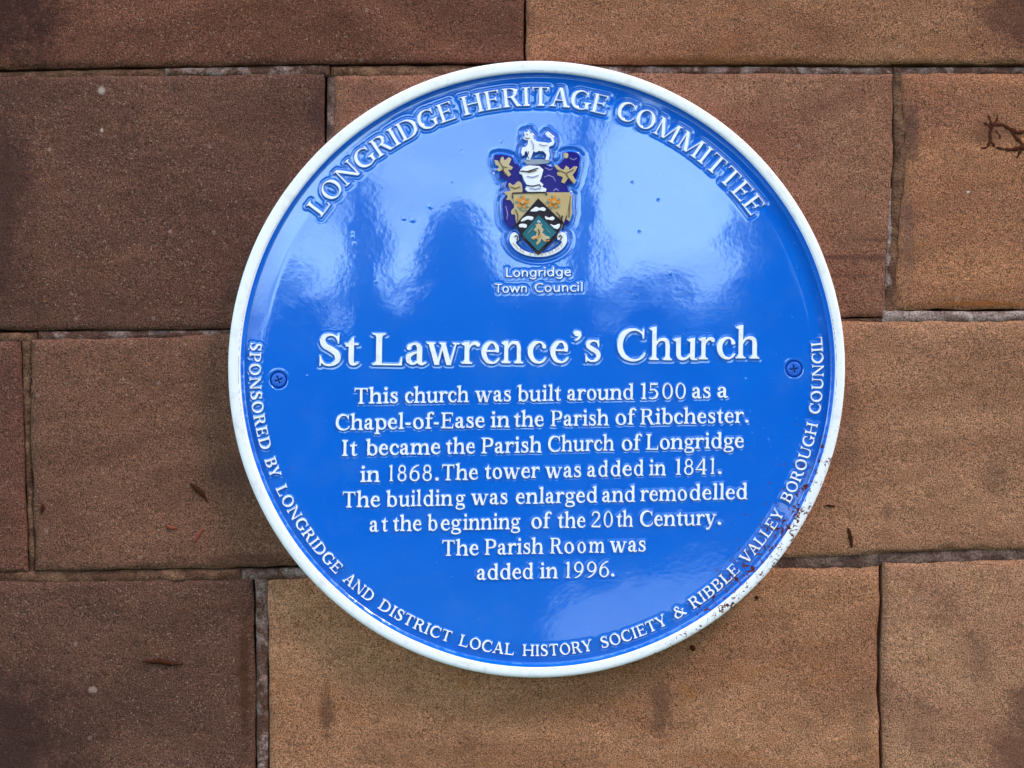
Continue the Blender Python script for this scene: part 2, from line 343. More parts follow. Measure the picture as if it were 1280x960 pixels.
    g['9'] = G(540).oval(264,492,214,246,84,48,tilt=0).s((436,480,84),(424,330,78),(340,160,62),(210,40,48),(105,0,36))
    return g

def build_sans():
    global ST; g = {}; w = 92
    g['L'] = G(500).s((110,46,w),(110,674,w)).s((110,46,w),(440,46,w))
    g['o'] = G(550).oval(270,250,240,262,w,84,tilt=0)
    g['n'] = G(545).s((100,40,w),(100,455,w)).s((112,330,70),(180,430,w-6),(280,462,w),(400,400,w),(426,290,w),(426,40,w))
    g['g'] = G(570).oval(260,250,225,262,w,84,tilt=0).s((450,460,w),(450,300,w),(450,0,w),(400,-120,w),(270,-170,w),(110,-130,w))
    g['r'] = G(360).s((100,40,w),(100,455,w)).s((112,300,70),(170,410,w-6),(250,460,w),(330,456,w))
    g['i'] = G(230).s((110,40,w),(110,455,w)).dot(110,660,62)
    g['d'] = G(580).oval(260,250,225,262,w,84,tilt=0).s((460,40,w),(460,720,w))
    g['e'] = G(520).s((92,270,84),(420,270,84)).s((430,280,w),(370,430,w),(250,466,w),(130,400,w),(78,260,w),(110,110,w),(220,36,w),(330,36,w),(430,80,w))
    g['T'] = G(540).s((60,674,w),(490,674,w)).s((275,674,w),(275,46,w))
    g['w'] = G(790).s((70,455,w),(220,46,w)).s((220,46,w),(385,440,w)).s((385,440,w),(550,46,w)).s((550,46,w),(710,455,w))
    g['C'] = G(640).s((570,610,w),(450,674,w),(300,664,w),(150,560,w),(90,370,w),(130,180,w),(270,56,w),(430,40,w),(580,96,w))
    g['u'] = G(550).s((100,455,w),(100,220,w),(140,80,w),(250,38,w),(370,90,w-10),(430,180,70)).s((436,455,w),(436,40,w))
    g['c'] = G(440).s((390,420,w),(290,466,w),(160,420,w),(78,270,w),(110,110,w),(220,36,w),(320,36,w),(400,70,w))
    g['l'] = G(240).s((115,40,w),(115,720,w))
    return g
# ---------------------------------------------------------------- the churchyard the enamel mirrors: ground, path, trees
def plane_mesh(name, pts, z, mat):
    bm = bmesh.new(); bm.faces.new([bm.verts.new((x, y, z)) for x, y in pts]); me = bpy.data.meshes.new(name); bm.to_mesh(me); bm.free()
    o = link(name, me, None, mat); tag(o, kind='structure'); return o
m, t, b = mat_new('churchyard_grass'); p = pos(t)
t.links.new(mixc(t, noise(t, 3, 6, .6, p), (.02, .04, .012, 1), (.06, .10, .03, 1)), b.inputs['Base Color']); b.inputs['Roughness'].default_value = .95; M_GRASS = m
m, t, b = mat_new('pale_gravel'); p = pos(t)
t.links.new(mixc(t, noise(t, 30, 5, .6, p), (.66, .63, .58, 1), (.80, .77, .72, 1)), b.inputs['Base Color']); b.inputs['Roughness'].default_value = .95; M_GRAVEL = m
plane_mesh('ground', [(-120, 40), (-120, -120), (120, -120), (120, 40)], 0, M_GRASS)
plane_mesh('path', [(.10, -6.6), (.35, -8.6), (1.2, -9.9), (2.2, -11.0), (4.5, -12.5), (5.5, -10), (3.2, -6.6), (2.2, -5.6), (.9, -5.6)], .004, M_GRAVEL)
m, t, b = mat_new('evergreen_leaves'); p = pos(t)
t.links.new(mixc(t, noise(t, 9, 3, .6, p), (.012, .028, .010, 1), (.04, .075, .022, 1)), b.inputs['Base Color']); b.inputs['Roughness'].default_value = .7; M_FOL = m
m, t, b = mat_new('bark'); p = pos(t)
t.links.new(mixc(t, noise(t, 12, 5, .6, p), (.03, .022, .016, 1), (.09, .07, .05, 1)), b.inputs['Base Color']); b.inputs['Roughness'].default_value = .9; M_BARK = m
def leaf_cloud(name, lobes, n, size, seed, parent, mat=None):
    """many small leaf faces through the volume of several lobes, over a dark twiggy inside"""
    rs = np.random.RandomState(seed); V = []; F = []
    vols = np.array([l[3]*l[4]*l[5] for l in lobes]); pick = rs.choice(len(lobes), n, p=vols/vols.sum())
    for k in pick:
        cx, cy, cz, rx, ry, rz = lobes[k]
        d = rs.normal(size=3); d /= np.linalg.norm(d); rr = rs.uniform(.45, 1.03)**.6
        c = np.array([cx+d[0]*rx*rr, cy+d[1]*ry*rr, cz+d[2]*rz*rr])
        a = rs.normal(size=3); a /= np.linalg.norm(a); bb = np.cross(a, rs.normal(size=3)); bb /= np.linalg.norm(bb)
        s1 = size*rs.uniform(.6, 1.3); i = len(V)
        V += [c-a*s1, c+bb*s1*.45, c+a*s1, c-bb*s1*.45]; F.append((i, i+1, i+2, i+3))
    me = mesh_np(name, V, F, False); return link(name, me, parent, mat or M_FOL)
def trunk(name, pts, parent):
    V = []; F = []; n = 10
    for i, (x, y, z, r) in enumerate(pts):
        for k in range(n):
            a = 2*math.pi*k/n; q = r*(1+.12*math.sin(3*a+i)); V.append((x+q*math.cos(a), y+q*math.sin(a), z))
        if i:
            for k in range(n):
                a0 = (i-1)*n+k; a1 = (i-1)*n+(k+1) % n; F.append((a0, a1, a1+n, a0+n))
    return link(name, mesh_np(name, V, F), parent, M_BARK)
def plant(name, label, cat, x, y, lobes, n, size, seed, tr):
    o = empty(name, (x, y, 0)); tag(o, label, cat)
    trunk('trunk', tr, o); leaf_cloud('crown', lobes, n, size, seed, o); return o
plant('yew_tree', 'slim dark columnar yew behind the photographer, mirrored left in the enamel', 'tree', -1.42, -12.2,
      [(0, 0, 1.0, .20, .2, 1.0), (.02, 0, 2.3, .17, .18, .95), (0, 0, 3.2, .10, .1, .55)], 5000, .07, 3, [(0, 0, 0, .09), (0, 0, 1.2, .07), (0, 0, 3.2, .02)])
plant('yew_bush', 'low round clipped yew bush opposite the wall, mirrored below the crest', 'bush', -.50, -12.4,
      [(0, 0, 1.6, .46, .45, 1.55), (-.02, 0, 2.6, .30, .3, .62)], 6500, .08, 4, [(0, 0, 0, .1), (0, 0, 1.5, .07)])
plant('ash_tree', 'tall ash tree opposite the wall, thin trunk mirrored beside the crest, wide crown added to block the high sky', 'tree', .66, -13.0,
      [(.1, 3.5, 8.6, 3.2, 3.2, 2.7), (-3.6, 3.0, 8.4, 3.0, 3.2, 2.5), (3.6, 3.2, 8.5, 2.8, 3.0, 2.4), (-.8, 6.0, 9.6, 3.6, 2.6, 2.4), (-6.6, 3.4, 8.3, 2.4, 2.8, 2.6), (1.6, 2.4, 10.6, 3.8, 3, 2.2), (0, 1.5, 6.4, 1.4, 1.2, .7)], 30000, .24, 5, [(0, 0, 0, .22), (.02, 0, 2.5, .17), (0, 0, 5, .14), (.05, 0, 8.5, .05)])  # unseen crown spread wide to keep high sky out of the enamel's reflections
plant('holm_oak', 'broad dark evergreen oak opposite the wall, mirrored at the right of the enamel', 'tree', 3.8, -12.0,
      [(0, 0, 3.0, 1.75, 1.5, 2.6), (1.9, .2, 4.6, 2.0, 1.7, 2.6), (.6, -.2, 6.2, 1.9, 1.7, 1.9), (3.6, .3, 3.6, 1.6, 1.4, 3.0)], 26000, .13, 6, [(1, 0, 0, .35), (1, 0, 2.5, .28), (1.1, 0, 6, .1)])
hl = [(-9+i*1.15+RNG.uniform(-.2, .2), RNG.uniform(-.2, .2), 1.15, .9, .55, 1.45+RNG.uniform(-.16, .2)) for i in range(17)]
hd = empty('hedge', (0, -12.9, 0)); tag(hd, 'long dark evergreen hedge opposite the wall, mirrored across the lower enamel', 'hedge')
leaf_cloud('foliage', hl, 22000, .11, 8, hd)
V = []; F = []
for i, l in enumerate(hl):                       # dense twiggy heart of the hedge
    n = 8; base = len(V)
    for z, q in ((0, .75), (.9, .8), (1.9, .6), (2.35, .2)):
        for k in range(n):
            a = 2*math.pi*k/n; V.append((l[0]+l[3]*q*math.cos(a), l[1]+l[4]*q*math.sin(a), z))
    for j in range(3):
        for k in range(n): F.append((base+j*n+k, base+j*n+(k+1) % n, base+(j+1)*n+(k+1) % n, base+(j+1)*n+k))
link('twigs', mesh_np('twigs', V, F), hd, M_BARK)

# ---------------------------------------------------------------- the ashlar wall
WY = 0.016; K = (D+WY)/D
def wp(x, y, h=0.): return ((x-640)*S*K, WY-h*S, ZC+(480-y)*S*K)
wall = empty('ashlar_wall', (0, WY, 0))
tag(wall, 'coursed brown sandstone ashlar wall behind the blue plaque', 'wall')
wall_inv = Matrix.Translation((0, -WY, 0))
def along(pts, tt, axis):
    p = np.array(pts, float); k = p[:, axis]; s = (k-k[0])/(k[-1]-k[0])
    return np.interp(tt, s, p[:, 0]), np.interp(tt, s, p[:, 1])
def spaced(L, step, fine):
    e = [q for q in fine if q < L*.45]; n = max(1, int((L-2*e[-1])/step))
    return np.array(e + list(np.linspace(e[-1], L-e[-1], n+1)[1:-1]) + [L-q for q in e[::-1]])/L
def patch(name, top, bottom, left, right, mat, seed, depth=0., rnd=(3.2, 2.4), rough=(2.6, 1.0), edge=2.1, step=5., back=30.,
          fine=(0, .7, 1.6, 3, 5, 8, 12), marks=(), parent=wall):
    """one worked stone (or run of mortar): outline from four edges, worn arrises, tooled uneven face, sides going back"""
    Lx = abs(top[-1][0]-top[0][0]); Ly = abs(left[-1][1]-left[0][1])
    us, vs_ = spaced(Lx, step, fine), spaced(Ly, step, fine); U, Vv = np.meshgrid(us, vs_)
    tx, ty = along(top, U, 0); bx, by = along(bottom, U, 0); lx, ly = along(left, Vv, 1); rx, ry = along(right, Vv, 1)
    c = [top[0], top[-1], bottom[0], bottom[-1]]
    bil = lambda k: (1-U)*(1-Vv)*c[0][k]+U*(1-Vv)*c[1][k]+(1-U)*Vv*c[2][k]+U*Vv*c[3][k]
    X = (1-Vv)*tx+Vv*bx+(1-U)*lx+U*rx-bil(0); Y = (1-Vv)*ty+Vv*by+(1-U)*ly+U*ry-bil(1)
    w = lambda e: np.exp(-e/5.)
    el, er, et, eb = U*Lx, (1-U)*Lx, Vv*Ly, (1-Vv)*Ly
    Y = Y + edge*(fbm(X, 0*X, 38, seed, 4, .65)*w(et) - fbm(X, 0*X, 38, seed+9, 4, .65)*w(eb))
    X = X + edge*(fbm(0*Y, Y, 38, seed+5, 4, .65)*w(el) - fbm(0*Y, Y, 38, seed+14, 4, .65)*w(er))
    e = np.minimum(np.minimum(el, er), np.minimum(et, eb))
    ee = np.maximum(e - 5*np.maximum(0, fbm(X, Y, 22, seed+3, 4, .6)-.05), 0)
    H = -depth - rnd[0]*np.exp(-ee/rnd[1]) - .9*np.exp(-ee/9.) + rough[0]*fbm(X, Y, 90, seed+20, 3) + rough[1]*fbm(X, Y, 14, seed+30, 3, .6)
    for mx, my, mr, mh in marks: H = H + mh*np.exp(-((X-mx)**2+(Y-my)**2)/mr**2)
    ny, nx = X.shape
    P = np.stack([(X-640)*S*K, -H*S, ZC+(480-Y)*S*K], -1).reshape(-1, 3)
    idx = np.arange(nx*ny).reshape(ny, nx)
    F = np.stack([idx[:-1, :-1], idx[1:, :-1], idx[1:, 1:], idx[:-1, 1:]], -1).reshape(-1, 4)
    ring = np.concatenate([idx[0, :], idx[1:, -1], idx[-1, -2::-1], idx[-2:0:-1, 0]])
    bk = P[ring].copy(); bk[:, 1] = back*S; nb = len(P); P = np.vstack([P, bk]); n = len(ring)
    j = np.arange(n); jn = (j+1) % n
    F = np.vstack([F, np.stack([ring[j], ring[jn], nb+jn, nb+j], -1)])
    return link(name, mesh_np(name, P, F), parent, mat)

b45 = lambda a: a
MS = dict(  # left-hand stones toned down and outer-corner blots: light falloff painted into the colour
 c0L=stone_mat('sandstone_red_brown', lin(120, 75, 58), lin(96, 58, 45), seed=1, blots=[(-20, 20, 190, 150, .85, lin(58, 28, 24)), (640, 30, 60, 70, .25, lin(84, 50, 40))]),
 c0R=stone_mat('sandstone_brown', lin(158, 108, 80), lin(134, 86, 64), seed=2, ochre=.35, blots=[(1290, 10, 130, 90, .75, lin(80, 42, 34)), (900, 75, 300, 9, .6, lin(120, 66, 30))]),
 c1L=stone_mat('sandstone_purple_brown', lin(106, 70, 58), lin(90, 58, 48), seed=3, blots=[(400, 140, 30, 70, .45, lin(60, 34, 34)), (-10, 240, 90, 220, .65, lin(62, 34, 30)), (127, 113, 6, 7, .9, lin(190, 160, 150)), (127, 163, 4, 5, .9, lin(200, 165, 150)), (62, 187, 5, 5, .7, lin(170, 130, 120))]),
 c1M=stone_mat('sandstone_mid', lin(148, 102, 80), lin(126, 82, 64), seed=4, blots=[(1050, 322, 120, 7, .6, lin(88, 50, 44)), (1040, 345, 90, 5, .5, lin(88, 50, 44)), (1100, 300, 60, 4, .5, lin(80, 46, 40)), (470, 120, 60, 24, .4, lin(84, 50, 46))]),
 c1R=stone_mat('sandstone_ochre', lin(166, 112, 80), lin(142, 92, 70), seed=5, ochre=.5, blots=[(1240, 165, 40, 26, .55, lin(104, 62, 46)), (1140, 160, 16, 60, .6, lin(84, 52, 52)), (1136, 290, 14, 90, .5, lin(110, 74, 70)), (1220, 380, 120, 7, .7, lin(170, 90, 36)), (1210, 240, 4, 3, .9, lin(220, 195, 180))]),
 c2L=stone_mat('sandstone_dull', lin(112, 72, 60), lin(92, 57, 48), seed=6),
 c2M=stone_mat('sandstone_plum', lin(126, 86, 68), lin(106, 70, 56), seed=7, blots=[(300, 700, 200, 14, .5, lin(74, 40, 32)), (290, 590, 60, 60, .3, lin(80, 52, 46))]),
 c2R=stone_mat('sandstone_buff', lin(170, 121, 92), lin(146, 100, 76), seed=8, ochre=.3, blots=[(1245, 595, 26, 40, .4, lin(104, 68, 56)), (1110, 640, 16, 26, .4, lin(104, 68, 60)), (1180, 690, 160, 8, .6, lin(96, 58, 44)), (1060, 520, 30, 120, .35, lin(110, 76, 66))]),
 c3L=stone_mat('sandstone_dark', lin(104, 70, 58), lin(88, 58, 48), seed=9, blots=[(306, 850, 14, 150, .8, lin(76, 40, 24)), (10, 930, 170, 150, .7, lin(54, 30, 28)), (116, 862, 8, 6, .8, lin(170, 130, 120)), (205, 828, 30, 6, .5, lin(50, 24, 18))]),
 c3M=stone_mat('sandstone_tan', lin(174, 123, 92), lin(146, 98, 72), seed=10, ochre=.55, blots=[(826, 890, 26, 60, .6, lin(96, 60, 46)), (408, 890, 18, 60, .6, lin(74, 42, 32)), (520, 940, 160, 50, .4, lin(112, 72, 52)), (1078, 900, 24, 90, .3, lin(110, 76, 56))]),
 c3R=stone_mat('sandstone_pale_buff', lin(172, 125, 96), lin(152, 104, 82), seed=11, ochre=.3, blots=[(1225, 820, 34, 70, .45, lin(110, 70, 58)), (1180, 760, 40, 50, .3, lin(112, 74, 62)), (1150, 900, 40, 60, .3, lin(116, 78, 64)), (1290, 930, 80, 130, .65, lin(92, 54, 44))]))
def st(key, top, bottom, left, right, seed, **k):
    return patch('stone_block', top, bottom, left, right, MS[key], seed, **k)
XL, XR = -560, 1860
# course above the top joint (seam at x=656)
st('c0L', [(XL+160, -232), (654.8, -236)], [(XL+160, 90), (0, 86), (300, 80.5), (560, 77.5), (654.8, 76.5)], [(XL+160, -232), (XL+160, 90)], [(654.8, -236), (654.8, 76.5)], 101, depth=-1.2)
st('c0R', [(657.8, -236), (XR-300, -240)], [(657.8, 77.5), (800, 79), (1280, 79.5), (XR-300, 80)], [(657.8, -236), (657.8, 77.5)], [(XR-300, -240), (XR-300, 80)], 102, depth=-1.6)
# course 1
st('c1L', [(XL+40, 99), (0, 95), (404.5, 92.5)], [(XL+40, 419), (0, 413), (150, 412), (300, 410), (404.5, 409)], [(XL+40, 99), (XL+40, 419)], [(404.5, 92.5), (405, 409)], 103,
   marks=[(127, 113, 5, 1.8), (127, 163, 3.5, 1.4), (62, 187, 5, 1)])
st('c1M', [(418, 94), (700, 91), (960, 91), (1117, 91)], [(419, 409), (700, 400), (1050, 397), (1105, 395)], [(418, 94), (417, 200), (419, 409)], [(1117, 91), (1116, 200), (1109, 300), (1105, 395)], 104)
st('c1R', [(1125, 91.5), (XR-520, 92)], [(1120, 386), (1280, 386), (XR-520, 386)], [(1125, 91.5), (1134, 190), (1124, 300), (1120, 386)], [(XR-520, 92), (XR-520, 386)], 105, depth=-.6, rnd=(3.4, 5), edge=2.4)
# course 2
st('c2L', [(XL+100, 430), (24, 426)], [(XL+100, 720), (34, 715)], [(XL+100, 430), (XL+100, 720)], [(24, 426), (28, 560), (34, 715)], 106)
st('c2M', [(38.5, 425), (280, 419), (640, 412)], [(44, 714), (300, 710), (370, 707.5), (640, 702)], [(38.5, 425), (39, 560), (44, 714)], [(640, 412), (640, 702)], 107, depth=-.8)
st('c2R', [(645, 410), (1055, 402.5), (1280, 401), (XR-400, 401)], [(645, 703), (980, 698), (1100, 692), (1280, 686), (XR-400, 680)], [(645, 410), (645, 703)], [(XR-400, 401), (XR-400, 680)], 108, depth=-1.)
# course 3
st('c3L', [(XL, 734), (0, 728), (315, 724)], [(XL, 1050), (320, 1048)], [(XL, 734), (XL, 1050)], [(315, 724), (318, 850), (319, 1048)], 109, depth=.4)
st('c3M', [(335, 726), (400, 722), (700, 716), (960, 711), (1100.3, 708)], [(336, 1048), (1101, 1044)], [(335, 726), (335, 850), (336, 1048)], [(1100.3, 708), (1099, 770), (1097.4, 830), (1096.6, 860), (1099, 900), (1101, 1044)], 110)
st('c3R', [(1104.8, 704.5), (1280, 700), (XR-220, 694)], [(1104.5, 1044), (XR-220, 1040)], [(1104.8, 704.5), (1104, 770), (1102.5, 860), (1103.5, 900), (1104.5, 1044)], [(XR-220, 694), (XR-220, 1040)], 111, edge=1.6)
# out of the frame, to complete the wall
st('c2R', [(XL, 1057), (480, 1055)], [(XL, 1360), (480, 1358)], [(XL, 1057), (XL, 1360)], [(480, 1055), (480, 1358)], 112, step=9)
st('c2M', [(486, 1055), (1260, 1052)], [(486, 1358), (1260, 1356)], [(486, 1055), (486, 1358)], [(1260, 1052), (1260, 1356)], 113, step=9)
st('c1R', [(1266, 1052), (XR, 1050)], [(1266, 1356), (XR, 1354)], [(1266, 1052), (1266, 1356)], [(XR, 1050), (XR, 1354)], 114, step=9)
st('c1M', [(XL, -560), (240, -562)], [(XL, -246), (240, -246)], [(XL, -560), (XL, -246)], [(240, -562), (240, -246)], 115, step=9)
st('c0R', [(246, -562), (1000, -564)], [(246, -246), (1000, -250)], [(246, -562), (246, -246)], [(1000, -564), (1000, -250)], 116, step=9)
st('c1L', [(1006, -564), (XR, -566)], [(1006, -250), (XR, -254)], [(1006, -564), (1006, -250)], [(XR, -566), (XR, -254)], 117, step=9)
st('c2R', [(XL, -232), (XL+156, -232)], [(XL, 90), (XL+156, 90)], [(XL, -232), (XL, 90)], [(XL+156, -232), (XL+156, 90)], 118, step=9)
st('c2M', [(XR-296, -240), (XR, -242)], [(XR-296, 80), (XR, 80)], [(XR-296, -240), (XR-296, 80)], [(XR, -242), (XR, 80)], 119, step=9)
st('c3M', [(XR-515, 92), (XR, 92)], [(XR-515, 386), (XR, 386)], [(XR-515, 92), (XR-515, 386)], [(XR, 92), (XR, 386)], 120, step=9)
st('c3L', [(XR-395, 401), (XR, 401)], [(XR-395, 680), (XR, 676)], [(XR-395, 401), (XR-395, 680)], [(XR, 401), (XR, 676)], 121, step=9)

MM = dict(brown=mortar_mat('mortar_brown', lin(92, 56, 44), lin(136, 92, 70), .40, .66),
          mixed=mortar_mat('mortar_patchy', lin(92, 58, 48), lin(160, 128, 122), .46, .68),
          pale=mortar_mat('mortar_pale', lin(118, 84, 74), lin(178, 146, 140), .40, .68),
          grey=mortar_mat('mortar_grey', lin(88, 58, 52), lin(132, 98, 88), .40, .62))
def mo(key, top, bottom, left, right, seed, depth=3.2, **k):
    k.setdefault('edge', 1.2)
    return patch('mortar_joint', top, bottom, left, right, MM[key], seed, depth=depth, rnd=(2.2, 1.2), rough=(1.2, 1.9), step=3, fine=(0, .8, 1.8), **k)
def hjoint(key, tp, bt, seed, **k): mo(key, tp, bt, [tp[0], bt[0]], [tp[-1], bt[-1]], seed, **k)
def vjoint(key, lf, rt, seed, **k): mo(key, [lf[0], rt[0]], [lf[-1], rt[-1]], lf, rt, seed, **k)
hjoint('brown', [(XL, 94), (0, 88.5), (205, 84.8)], [(XL, 101), (0, 97), (205, 95.5)], 201)
hjoint('mixed', [(205, 84.8), (300, 82.8), (412, 81)], [(205, 95.5), (300, 95), (412, 94.5)], 202, depth=1.6)
hjoint('brown', [(412, 82), (560, 80.5), (760, 81)], [(412, 96), (560, 95), (760, 93.5)], 203, depth=2.6)
hjoint('mixed', [(760, 81.5), (930, 82), (1118, 83)], [(760, 93), (930, 92.5), (1118, 93)], 204, depth=3.6)
hjoint('mixed', [(1118, 83), (1280, 83), (XR, 84)], [(1118, 93.5), (1280, 93.5), (XR, 94)], 205, depth=3.0)
vjoint('grey', [(408.5, 94), (407.5, 200), (408.5, 410)], [(420, 94), (419, 200), (421, 410)], 206, depth=2.2)
vjoint('brown', [(1118.5, 92), (1117.5, 200), (1111, 300), (1107, 392)], [(1129, 92), (1138, 190), (1127, 300), (1123, 392)], 207, depth=2.6, edge=2.5)
vjoint('pale', [(1113.5, 235), (1109, 300), (1105.5, 392)], [(1116, 235), (1117, 300), (1121, 350), (1124, 392)], 208, depth=1.6, edge=3)
hjoint('pale', [(1104, 388), (1180, 389), (1280, 388.5), (XR, 388)], [(1104, 403), (1180, 402.5), (1280, 402), (XR, 402)], 209, depth=2.2)
hjoint('brown', [(640, 401), (900, 400), (1104, 397.5)], [(640, 412), (900, 406), (1104, 403.5)], 210)
hjoint('brown', [(XL, 422), (0, 415.5), (45, 415)], [(XL, 433), (0, 428), (45, 427)], 211)
hjoint('mixed', [(45, 413.8), (150, 413.2), (300, 411.8), (640, 403)], [(45, 426.5), (150, 424), (300, 421), (640, 413)], 212, depth=4.2)
vjoint('brown', [(24.5, 424), (29, 560), (35, 718)], [(38, 424), (38.5, 560), (43.5, 718)], 213, depth=4.5)
hjoint('brown', [(XL, 721), (0, 716), (300, 712)], [(XL, 736), (0, 730), (300, 726)], 214, depth=3.)
hjoint('mixed', [(300, 712.5), (380, 710), (640, 705)], [(300, 726), (380, 724), (640, 719)], 215, depth=3.)
hjoint('grey', [(640, 701), (980, 696), (1100, 690)], [(640, 719), (980, 712.5), (1100, 711)], 216, depth=2.4)
hjoint('grey', [(1098, 690), (1280, 684), (XR, 677)], [(1098, 708.5), (1280, 703), (XR, 696)], 217, depth=2.6)
vjoint('mixed', [(318, 724), (319.5, 850), (320.5, 1050)], [(334, 724), (334, 850), (335, 1050)], 218, depth=2.4)
hjoint('brown', [(XL, 1049), (XR, 1043)], [(XL, 1056), (XR, 1051)], 219)
hjoint('brown', [(XL, -247), (XR, -255)], [(XL, -232), (XR, -242)], 220)
# rubble core seen only down the open cracks
bm = bmesh.new()
q = [wp(XL, -566, -26), wp(XR, -566, -26), wp(XR, 1360, -26), wp(XL, 1360, -26)]
q2 = [(x, y+.25, z) for x, y, z in q]
vv = [bm.verts.new((x, y-WY, z)) for x, y, z in q+q2]
for f in ((0, 1, 2, 3), (4, 7, 6, 5), (0, 4, 5, 1), (1, 5, 6, 2), (2, 6, 7, 3), (3, 7, 4, 0)): bm.faces.new([vv[i] for i in f])
me = bpy.data.meshes.new('wall_core'); bm.to_mesh(me); bm.free(); link('wall_core', me, wall, MM['brown'])

# little things clinging to the stone
m, t, b = mat_new('dry_husk'); p = pos(t)
t.links.new(mixc(t, noise(t, 300, 3, .6, p), lin(42, 18, 12), lin(84, 42, 28)), b.inputs['Base Color']); b.inputs['Specular IOR Level'].default_value = .05; b.inputs['Roughness'].default_value = .9; M_HUSK = m
m, t, b = mat_new('orange_husk'); p = pos(t)
t.links.new(mixc(t, noise(t, 300, 3, .6, p), lin(80, 26, 14), lin(150, 58, 28)), b.inputs['Base Color']); b.inputs['Roughness'].default_value = .7; M_HUSK2 = m
def husk(name, pts, mat, label, cat, lift=1.4, seed=0, parent=None):
    """small curled tube lying on the wall; pts = (x, y, radius) in pixels"""
    V = []; F = []; n = 8; p = np.array(pts, float); p[:, 2] *= (1.15 if parent else 1.3); cx, cy = p[:, 0].mean(), p[:, 1].mean(); k = 3
    q = np.array([np.array([np.interp(s, np.arange(len(p)), p[:, j]) for j in range(3)]) for s in np.linspace(0, len(p)-1, (len(p)-1)*k+1)])
    for i, (x, y, r) in enumerate(q):
        a = q[min(i+1, len(q)-1)]-q[max(i-1, 0)]; L = math.hypot(a[0], a[1]) or 1; nx, ny = -a[1]/L, a[0]/L
        r = r*(1+.25*math.sin(i*2.3+seed)); 
        for j in range(n):
            th = 2*math.pi*j/n; V.append(((x-cx+nx*r*math.cos(th))*S*K, -(lift+.8*r*math.sin(th))*S, -(y-cy+ny*r*math.cos(th))*S*K))
        if i:
            for j in range(n):
                a0 = (i-1)*n+j; a1 = (i-1)*n+(j+1) % n; F.append((a0, a1, a1+n, a0+n))
    c0 = len(V); F = [tuple(f) for f in F]
    bm = bmesh.new(); vv = [bm.verts.new(v) for v in V]
    for f in F: bm.faces.new([vv[i] for i in f])
    bm.faces.new(vv[:n][::-1]); bm.faces.new(vv[-n:]); bmesh.ops.recalc_face_normals(bm, faces=bm.faces)
    for f in bm.faces: f.smooth = True
    me = bpy.data.meshes.new(name); bm.to_mesh(me); bm.free()
    if parent is None:
        o = link(name, me, None, mat); o.location = wp(cx, cy, 0); tag(o, label, cat)
    else:
        o = link(name, me, parent, mat); w = wp(cx, cy, 0); o.location = (w[0], w[1]-WY, w[2])
    return o
G1 = 'bits of dry husk stuck to the wall'
for nm, pts, mt, lb in [
    ('dry_husk', [(238, 604, .8), (244, 609, 2.6), (252, 616, 2.6), (258, 624, 1.2), (261, 629, .5)], M_HUSK, 'dark curled husk stuck to the stone left of the plaque'),
    ('dry_husk', [(209, 657, 1.4), (215, 660, 2.2), (221, 660, 1.0)], M_HUSK2, 'tiny reddish husk stuck to the stone, leftmost of the three left of the plaque'),
    ('dry_husk', [(254, 660, .8), (250, 666, 2.2), (246, 673, 2.2), (243, 679, .8)], M_HUSK2, 'orange husk stuck to the stone just below the dark curled husk'),
    ('dry_husk', [(179, 826, .5), (188, 827, 1.8), (200, 826, 2.6), (212, 829, 2.2), (228, 830, .6)], M_HUSK, 'long dark flat husk on the lower left stone'),
    ('dry_husk', [(53, 629, .8), (54, 636, 2.0), (52, 641, 1.)], M_HUSK, 'small dark speck of husk near the left upright joint'),
    ('dry_twig', [(1060, 660, 1.2), (1062, 668, 2.0), (1064, 678, 1.9), (1064, 685, 1.)], M_HUSK, 'short upright red brown twig on the stone right of the plaque'),
    ('dry_twig', [(1032, 631.5, .6), (1037, 632, 1.3), (1043, 633, .5)], M_HUSK, 'tiny dark level twig beside the lower right rim'),
    ('dry_husk', [(944, 745, 1.0), (946, 747, 1.9), (947, 749, .8)], M_HUSK, 'black dot of husk on the stone below the right rim'),
    ('dry_husk', [(863, 807, 1.6), (866, 810, 2.6), (868, 813, 1.2)], M_HUSK, 'brown blob of husk on the stone just under the rusted rim')]:
    tag(husk(nm, pts, mt, lb, 'husk' if 'husk' in nm else 'twig', seed=len(pts)), group=G1 if nm == 'dry_husk' else None)
# branching iron stain standing slightly proud of the ochre stone
m, t, b = mat_new('iron_crust'); p = pos(t)
t.links.new(mixc(t, noise(t, 260, 4, .6, p), lin(50, 20, 14), lin(98, 50, 34)), b.inputs['Base Color']); b.inputs['Specular IOR Level'].default_value = .05; b.inputs['Roughness'].default_value = .95; bump(t, b, noise(t, 500, 3, .6, p), .8, .0015); M_CRUST = m
veins = [[(1206, 147, .7), (1214, 152, 1.6), (1224, 151, 1.5), (1232, 155, 2.4), (1240, 160, 2.6)],
         [(1229, 128, .6), (1231, 138, 1.4), (1236, 147, 2.0), (1240, 158, 2.6)],
         [(1248, 141, .6), (1246, 150, 1.3), (1240, 158, 2.2), (1237, 166, 2.6), (1238, 175, 2.2), (1234, 184, 1.6), (1222, 187, 1.), (1214, 190, .5)],
         [(1240, 157, 2.0), (1252, 155, 1.8), (1262, 161, 2.4), (1272, 166, 2.8), (1282, 164, 2.)],
         [(1238, 176, 1.8), (1244, 184, 2.2), (1256, 187, 2.0), (1266, 187, 2.4), (1276, 184, 2.8), (1288, 188, 2.)],
         [(1262, 161, 1.6), (1270, 172, 2.4), (1278, 180, 2.2), (1275, 190, 1.8), (1271, 198, 1.)],
         [(1244, 163, 1.2), (1250, 170, 1.6), (1248, 178, 1.2)]]
for i, v in enumerate(veins): husk('iron_stain', v, M_CRUST, None, None, lift=-.5, seed=i, parent=wall)
